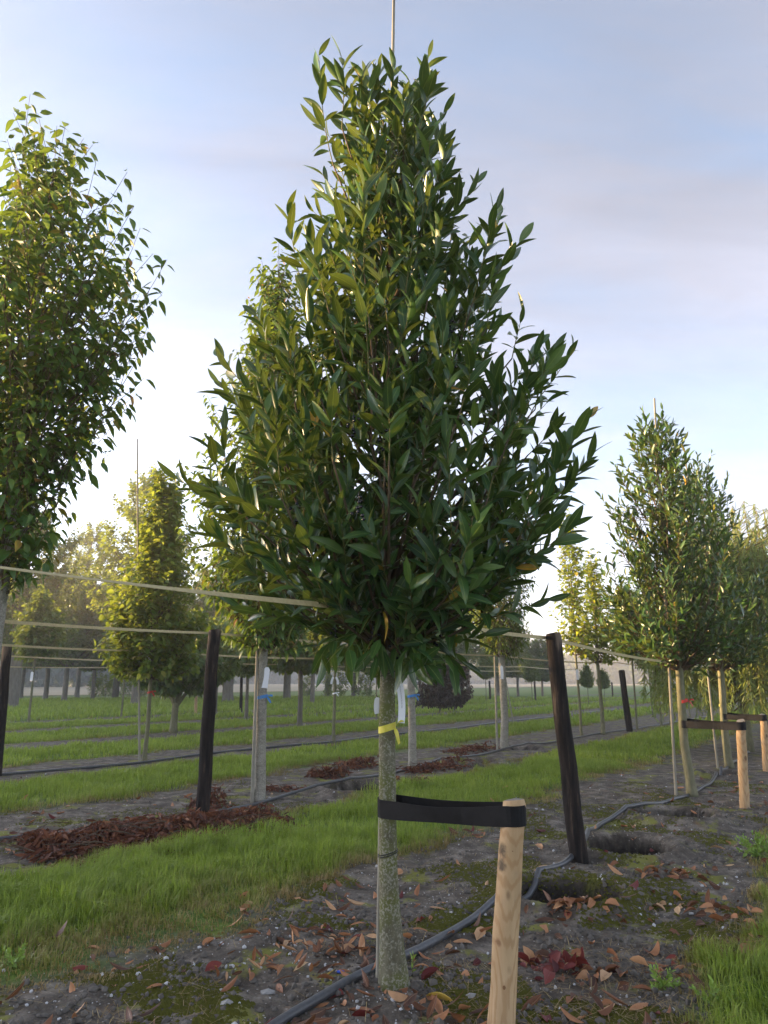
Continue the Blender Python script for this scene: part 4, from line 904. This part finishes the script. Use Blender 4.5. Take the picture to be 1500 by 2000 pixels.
# ------------------------------------------------------------------ litter on the soil
def scatter(n, seed, y0, y1, mask):
    rng = rs(seed); out = []
    while sum(map(len, out)) < n:
        y = y0*(y1/y0)**rng.random(n); x = rng.uniform(-.62, .62, n)*y; ok = in_view(x, y, .03) & (rng.random(n) < mask(x, y)); out.append(np.stack([x, y], 1)[ok])
    return np.concatenate(out)[:n]
def soilmask(x, y):
    d, v = rowdist(x, y); return (1-grass_mask(x, y))*np.where(v < 5, 1, .35)
def littermask(x, y): return np.clip(soilmask(x, y)*(.12+1.1*sstep(.42, .62, fbm(x*1.6+3, y*1.6, 3, 61)))+.05, 0, 1)
xy = scatter(720, 101, 2.95, 11, littermask); dd = np.hypot(xy[:, 0], xy[:, 1]); o_ = np.argsort(dd); xy = xy[o_]; rng = rs(102); n = len(xy)
th = rng.uniform(0, 6.28, n); D = np.stack([np.cos(th), np.sin(th), rng.normal(.05, .18, n)], 1); Nn = np.stack([rng.normal(0, .35, n), rng.normal(0, .35, n), np.where(rng.random(n) < .5, 1., -1.)], 1)
S = rng.uniform(.04, .125, n); P = np.stack([xy[:, 0], xy[:, 1], gz(xy[:, 0], xy[:, 1])+.002+.022*(Nn[:, 2] < 0)*S/.13], 1)
# curled leaf shapes lying on the soil
for nm in ('hi', 'mid'):
    TPL['dry', nm] = [leaf_template('laurel', HI if nm == 'hi' else MID, f_, b_, t_) for f_, b_, t_ in ((.5, .2, .5), (.9, -.25, -.6), (.3, .35, .9), (1.1, .15, .3), (.6, -.35, .4))]
    TPL['drywide', nm] = [leaf_template('broad', HI if nm == 'hi' else MID, f_, b_, t_) for f_, b_, t_ in ((.5, .25, .5), (.9, -.2, -.5), (.7, .4, .8))]
kind = rng.random(n); near = np.zeros(n, bool); near[:215] = True
FL = [('brown laurel leaf lying', 'dry', 'fallen'), ('broad orange-brown leaf lying', 'drywide', 'fallen'), ('dark red leaf lying', 'drywide', 'fallenred')]
LM = [(*MAINXY, .42, 'around the foreground laurel trunk base'), (*gp(977, 2000)[:2], .38, 'around the foot of the foreground stake'), (*gp(1130, 1678)[:2], .35, 'around the foot of the leaning tarred post'),
      (*gp(1108, 1755)[:2], .5, 'beside the big hole'), (*gp(1228, 1660)[:2], .5, 'beside the second hole'), (*bB[:2], .6, 'under the red-tied laurel'), (*gp(1320, 1600)[:2], .5, 'beside the third hole')]
def where(x, y):
    b = min(LM, key=lambda l: math.hypot(x-l[0], y-l[1])/l[2])
    if math.hypot(x-b[0], y-b[1]) < b[2]: return b[3]
    v = x*V[0]+y*V[1]; m = float(grass_mask(x, y))
    if v > 2.6: return 'at the edge of the grass strip behind the laurel row' if m > .25 else 'on soil between the laurel row and the grass strip'
    if v < 1.55: return 'on the soil towards the right-hand grass strip' if m < .25 else 'at the right-hand grass edge'
    return 'close to the irrigation hose of the laurel row'
cls = np.where(kind < .68, 0, np.where(kind < .92, 1, 2))
for c, (lab, sh, m) in enumerate(FL):
    q = np.where(near & (cls == c))[0]
    for o in leaf_objects(P[q], D[q], Nn[q], S[q]*(1 if c == 0 else .8), sh, m, None, rng, 'fallen_leaf'):
        sz = 'small' if o.scale.x < (.082 if c == 0 else .066) else 'large'
        l_ = sz+' '+lab.split(' lying')[0]+' '+where(o.location.x, o.location.y); tag(o, l_, 'leaf', l_)
    q = np.where(~near & (cls == c))[0]; g = Geo(); batch_leaves(g, P[q], D[q], Nn[q], S[q]*(1 if c == 0 else .8), TPL[sh, 'mid'], rng)
    o = obj('leaf_litter', g.mesh('leaf_litter'), M[m]); tag(o, ['scattered brown leaf litter along the tree rows', 'scattered broad orange leaf litter along the tree rows', 'scattered dark red leaf litter along the tree rows'][c], 'leaf litter', kind='stuff')
# leaf drifts: near the stake, and in the big hole
def drift(label, px, py, rx, ry, n, m, seed, sh='drywide'):
    q = gp(px, py); rng = rs(seed); x = q[0]+rng.normal(0, rx, n); y = q[1]+rng.normal(0, ry, n); D = np.stack([rng.normal(0, 1, n), rng.normal(0, 1, n), rng.normal(.1, .25, n)], 1); Nn = np.stack([rng.normal(0, .5, n), rng.normal(0, .5, n), np.ones(n)], 1)
    g = Geo(); o_ = np.array([q[0], q[1], float(gz(q[0], q[1]))]); batch_leaves(g, np.stack([x, y, gz(x, y)+rng.uniform(.004, .03, n)], 1)-o_, D, Nn, rng.uniform(.04, .095, n), TPL[sh, 'mid'], rng)
    tag(obj('leaf_drift', g.mesh('leaf_drift'), M[m], None, o_), label, 'leaf litter', kind='stuff')
drift('heap of dark red leaves beside the foreground stake', 1090, 1885, .13, .09, 46, 'fallenred', 1)
drift('orange leaves mixed round the dark red heap', 1120, 1895, .2, .14, 36, 'fallen', 2)
drift('brown leaves caught in the front of the big hole', 1120, 1795, .13, .04, 34, 'fallen', 3)
drift('orange-brown leaf drift left of the foreground trunk', 560, 1885, .16, .12, 44, 'fallen', 4, 'dry')
drift('brown leaf drift behind the foreground trunk', 690, 1850, .16, .12, 34, 'fallen', 5, 'dry')
drift('orange leaf drift along the right grass edge', 1400, 1790, .12, .25, 36, 'fallen', 6)
drift('reddish leaf drift below the weeds at the right', 1330, 1705, .2, .1, 40, 'fallen', 7)
def one_leaf(label, px, py, d, s, m, sh='dry', k=0, nz_=1., lift=.01):
    q = gp(px, py); R = leaf_R(np.array([d], float), np.array([[0, .1, nz_]])); o = next(leaf_objects(np.array([[q[0], q[1], float(gz(q[0], q[1]))+lift]]), np.array([d], float), np.array([[0, .2, nz_]]), np.array([s]), sh, m, None, rs(k), 'fallen_leaf')); tag(o, label, 'leaf')
one_leaf('large curled yellow leaf lying right of the foreground trunk base', 832, 1948, (.95, -.35, .02), .135, 'yellowleaf', k=4)
one_leaf('small yellow leaf left of the foreground trunk', 632, 1912, (.9, .45, .05), .06, 'yellowleaf', k=2)
one_leaf('big brown curled leaf leaning on the foot of the stake', 930, 1990, (.5, .2, .7), .13, 'fallen', k=1, lift=.0)
one_leaf('long brown leaf lying below the foreground trunk', 735, 1965, (-.8, -.5, .1), .10, 'fallen', k=3)

# pebbles and moss: countless
def pebbles():
    xy = scatter(1500, 111, 2.95, 13, lambda x, y: np.clip(soilmask(x, y)*(.15+.9*sstep(.4, .65, fbm(x*2.3, y*2.3, 3, 71))), 0, 1)); rng = rs(112); n = len(xy); s = .003+.010*rng.random(n)**4
    sc = rng.uniform(.6, 1.2, (n, 1, 3))*s[:, None, None]; v = ICV[None]*sc*(1+rng.normal(0, .12, (n, 12, 1))); p = np.stack([xy[:, 0], xy[:, 1], gz(xy[:, 0], xy[:, 1])+s*.25], 1)
    v = (v+p[:, None]).reshape(-1, 3); f = (ICF[None]+(np.arange(n)*12)[:, None, None]).reshape(-1, 3); g = Geo(); g.add(v, None, f, rnd=np.repeat(rng.random(n), 12), lu=1.)
    tag(obj('pebbles', g.mesh('pebbles', False), M['pebble']), 'small pale pebbles strewn over the grey soil', 'pebbles', kind='stuff')
    xy = scatter(42000, 113, 2.95, 10, lambda x, y: soilmask(x, y)*sstep(.49, .60, fbm(x*2.2+9, y*2.2, 4, 81))); n = len(xy); s = rng.uniform(.006, .016, n); p = np.stack([xy[:, 0], xy[:, 1], gz(xy[:, 0], xy[:, 1])-.002], 1)
    a = rng.uniform(0, 6.28, n)[:, None]+np.arange(4)[None]*1.5708; ring = np.stack([np.cos(a), np.sin(a), np.zeros_like(a)], -1)*(s[:, None, None]); top = np.stack([rng.normal(0, .2, n)*s, rng.normal(0, .2, n)*s, s*rng.uniform(.5, 1.0, n)], 1)[:, None]
    v = (np.concatenate([ring, top], 1)+p[:, None]).reshape(-1, 3); k = np.arange(n)[:, None, None]*5; f = (k+np.array([[0, 1, 4], [1, 2, 4], [2, 3, 4], [3, 0, 4]])[None]).reshape(-1, 3)
    g = Geo(); g.add(v, None, f, rnd=np.repeat(rng.random(n), 5), lu=1.); tag(obj('moss', g.mesh('moss'), M['moss']), 'yellow-green moss cushions on the grey soil', 'moss', kind='stuff')
    xy = scatter(9000, 117, 2.95, 9, lambda x, y: np.clip(soilmask(x, y)*(.2+sstep(.4, .6, fbm(x*3.3+2, y*3.3, 3, 95))), 0, 1)); n = len(xy); s = .004+.016*rng.random(n)**3
    v = ICV[None]*rng.uniform(.6, 1.2, (n, 1, 3))*s[:, None, None]*(1+rng.normal(0, .2, (n, 12, 1))); p = np.stack([xy[:, 0], xy[:, 1], gz(xy[:, 0], xy[:, 1])+s*.2], 1)
    g = Geo(); g.add((v+p[:, None]).reshape(-1, 3), None, (ICF[None]+(np.arange(n)*12)[:, None, None]).reshape(-1, 3)); tag(obj('soil_crumbs', g.mesh('soil_crumbs', False), M['crumb']), 'crumbs of dark grey soil lying on the bare strips', 'soil', kind='stuff')
    # fine dead straw and twigs
    xy = scatter(5200, 115, 2.95, 8, lambda x, y: np.clip(soilmask(x, y)*sstep(.4, .6, fbm(x*1.9+4, y*1.9, 3, 91))+.02, 0, 1)); n = len(xy); th = rng.uniform(0, 6.28, n); ln = rng.uniform(.02, .09, n); d = np.stack([np.cos(th), np.sin(th), rng.normal(.08, .18, n)], 1)*ln[:, None]; sd = np.stack([-np.sin(th), np.cos(th), 0*th], 1)*rng.uniform(.0006, .0014, n)[:, None]; p = np.stack([xy[:, 0], xy[:, 1], gz(xy[:, 0], xy[:, 1])+.006], 1)
    v = np.stack([p-sd, p+sd, p+d+sd, p+d-sd], 1).reshape(-1, 3); g = Geo(); g.add(v, np.arange(n)[:, None]*4+np.arange(4)[None], rnd=np.repeat(rng.random(n), 4), dry=1., lt=1.); tag(obj('straw', g.mesh('straw'), M['grass']), 'dead straw and fine twigs on the soil', 'straw', kind='stuff')
pebbles()
def stone(label, px, py, s, seed):
    q = base_at(px, py); rng = rs(seed); g = Geo(); v = ICV*np.array(s)*(1+rng.normal(0, .14, (12, 1))); g.add(v+np.array([0, 0, s[2]*.35]), None, ICF); tag(obj('stone', g.mesh('stone', False), M['stone'], None, q), label, 'stone')
stone('flat grey stone left of the foreground hose', 523, 1940, (.035, .024, .012), 1); stone('second flat grey stone by the hose', 443, 1978, (.03, .02, .012), 2); stone('pale angular stone beside the foreground stake', 918, 1944, (.022, .014, .016), 3); stone('grey stone half sunk left of the stake', 905, 1893, (.02, .015, .01), 4)
q = base_at(665, 1906); g = Geo(); g.add(ICV*np.array([.02, .011, .008])+np.array([0, 0, .006]), None, ICF); tag(obj('plastic_scrap', g.mesh('plastic_scrap', False), M['bluescrap'], None, q), 'bright blue plastic scrap on the soil left of the trunk', 'scrap')
def seedling(label, px, py, h, n, seed, ls, m='seedling'):
    b = base_at(px, py); rt = root('seedling', b, label, 'plant'); rng = rs(seed); pts, P, D, Nn, S = shoot(rng, np.zeros(3), np.array([.1, 0, 1.]), h, n, ls, 'laurel', .2); g = Geo(); tube(g, pts, .0018, 5); part('stem', g, M['twig'], rt)
    for _ in leaf_objects(P, D, Nn, S, 'laurel', m, rt, rng): pass
seedling('tiny bright green seedling at the right of the trunk base', 805, 1905, .07, 7, 5, .05)
for k, (px, py, lab) in enumerate([(1478, 1680, 'bushy green weed at the right grass edge'), (1392, 1958, 'low green weed in front of the right grass strip'), (1290, 1920, 'small pale green weed among the leaves right of the stake'), (25, 1890, 'pale green weed at the left grass edge')]):
    b = base_at(px, py); rt = root('weed', b, lab, 'plant'); rng = rs(200+k); g = Geo(); A = [shoot(rng, np.zeros(3), np.array([rng.normal(0, .8), rng.normal(0, .8), .7]), .09 if k else .16, 9, .03 if k else .04, 'laurel', .2) for _ in range(9 if k else 26)]
    for a in A: tube(g, a[0], .001, 3, False)
    part('stems', g, M['twig'], rt); g = Geo(); batch_leaves(g, *[np.concatenate([a[j] for a in A]) for j in (1, 2, 3, 4)], TPL['broad', 'mid'], rng); part('leaves', g, M['seedling'], rt, stuff=True)

# heaps of brown laurel prunings
def brush(label, p0, p1, wid, hgt, nleaf, nst, seed):
    a = gp(*p0)[:2]; b = gp(*p1)[:2]; c = (a+b)/2; o_ = np.array([c[0], c[1], float(gz(*c))]); rt = root('brushwood_heap', o_, label, 'brushwood'); rng = rs(seed); ax = unit(b-a); L_ = np.linalg.norm(b-a); sd = np.array([-ax[1], ax[0]])
    t = rng.beta(1.3, 1.3, nleaf); w = rng.normal(0, .5, nleaf); clump = .25+1.0*vnoise(t*L_*5.2, w*4, seed); xy = a+ax*(t*L_)[:, None]+sd*(w*wid)[:, None]; z = gz(xy[:, 0], xy[:, 1])+hgt*np.exp(-w**2*2.2)*clump*rng.random(nleaf)**.7
    D = np.stack([rng.normal(0, .55, nleaf), rng.normal(0, .55, nleaf), -np.abs(rng.normal(.7, .5, nleaf))], 1); D[z-gz(xy[:, 0], xy[:, 1]) < .05, 2] *= .15
    g = Geo(); batch_leaves(g, np.stack([xy[:, 0], xy[:, 1], z+.02], 1)-o_, D, rng.normal(0, 1, (nleaf, 3)), rng.uniform(.055, .11, nleaf), TPL['dry', 'mid'], rng); part('dead_leaves', g, M['deadleaf'], rt, stuff=True)
    for k in range(nst):
        t0 = rng.uniform(0, .8); q = a+ax*t0*L_+sd*rng.normal(0, .3)*wid; dr = unit(ax*rng.choice([-1, 1])+sd*rng.normal(0, .5)); ln = rng.uniform(.25, .7)*min(1, L_); e = q+dr*ln; g = Geo(); z0_ = float(gz(*q)); z1_ = float(gz(*e))
        tube(g, smoothpath([np.array([*q, z0_+.01])-o_, np.array([*((q+e)/2), (z0_+z1_)/2+hgt*rng.uniform(.4, 1.1)])-o_, np.array([*e, z1_+hgt*rng.uniform(.1, .9)])-o_], 8), np.linspace(.006, .002, 8), 5); part('stick', g, M['limb'], rt)
brush('long heap of brown laurel prunings at the foot of the tarred post', (40, 1668), (540, 1600), .62, .15, 4200, 56, 1)
brush('small clump of brown prunings right behind the tarred post', (375, 1580), (440, 1572), .2, .24, 160, 4, 2)
brush('small heap of brown prunings with an upright twig before the middle hole', (600, 1520), (680, 1516), .2, .2, 320, 7, 3)
brush('low heap of brown leaves left of the blue-tied trunk', (665, 1502), (735, 1495), .3, .16, 330, 5, 4)
brush('low heap of brown leaves right of the blue-tied trunk', (790, 1512), (905, 1497), .3, .12, 420, 5, 5)
brush('reddish leaf heap in front of the slender narrow-leaved tree', (880, 1474), (960, 1462), .35, .14, 380, 5, 6)
brush('thin line of brown leaves under the hose by the slender tree', (770, 1535), (840, 1530), .2, .07, 150, 2, 7)
brush('brown leaves between the tagged tree and the brush heap', (510, 1548), (575, 1540), .15, .07, 90, 2, 8)

# ------------------------------------------------------------------ morning haze, a closed box of even air
hz = Geo(); x0, x1, y0, y1, z0_, z1_ = -430, 430, -70, 910, -1.6, 21.5
hz.add([(x, y, z) for x in (x0, x1) for y in (y0, y1) for z in (z0_, z1_)], [(0, 1, 3, 2), (4, 6, 7, 5), (0, 4, 5, 1), (2, 3, 7, 6), (0, 2, 6, 4), (1, 5, 7, 3)])
m = bpy.data.materials.new('haze'); m.use_nodes = True; N = m.node_tree.nodes; N.remove(N['Principled BSDF'])
pv = N.new('ShaderNodeVolumePrincipled'); pv.inputs['Color'].default_value = (.93, .94, .97, 1); pv.inputs['Density'].default_value = HAZE_DENSITY; pv.inputs['Anisotropy'].default_value = .2
m.node_tree.links.new(pv.outputs[0], N['Material Output'].inputs['Volume'])
o = obj('haze', hz.mesh('haze', False), m); tag(o, 'thin pale morning mist over the whole nursery', 'mist', kind='stuff')
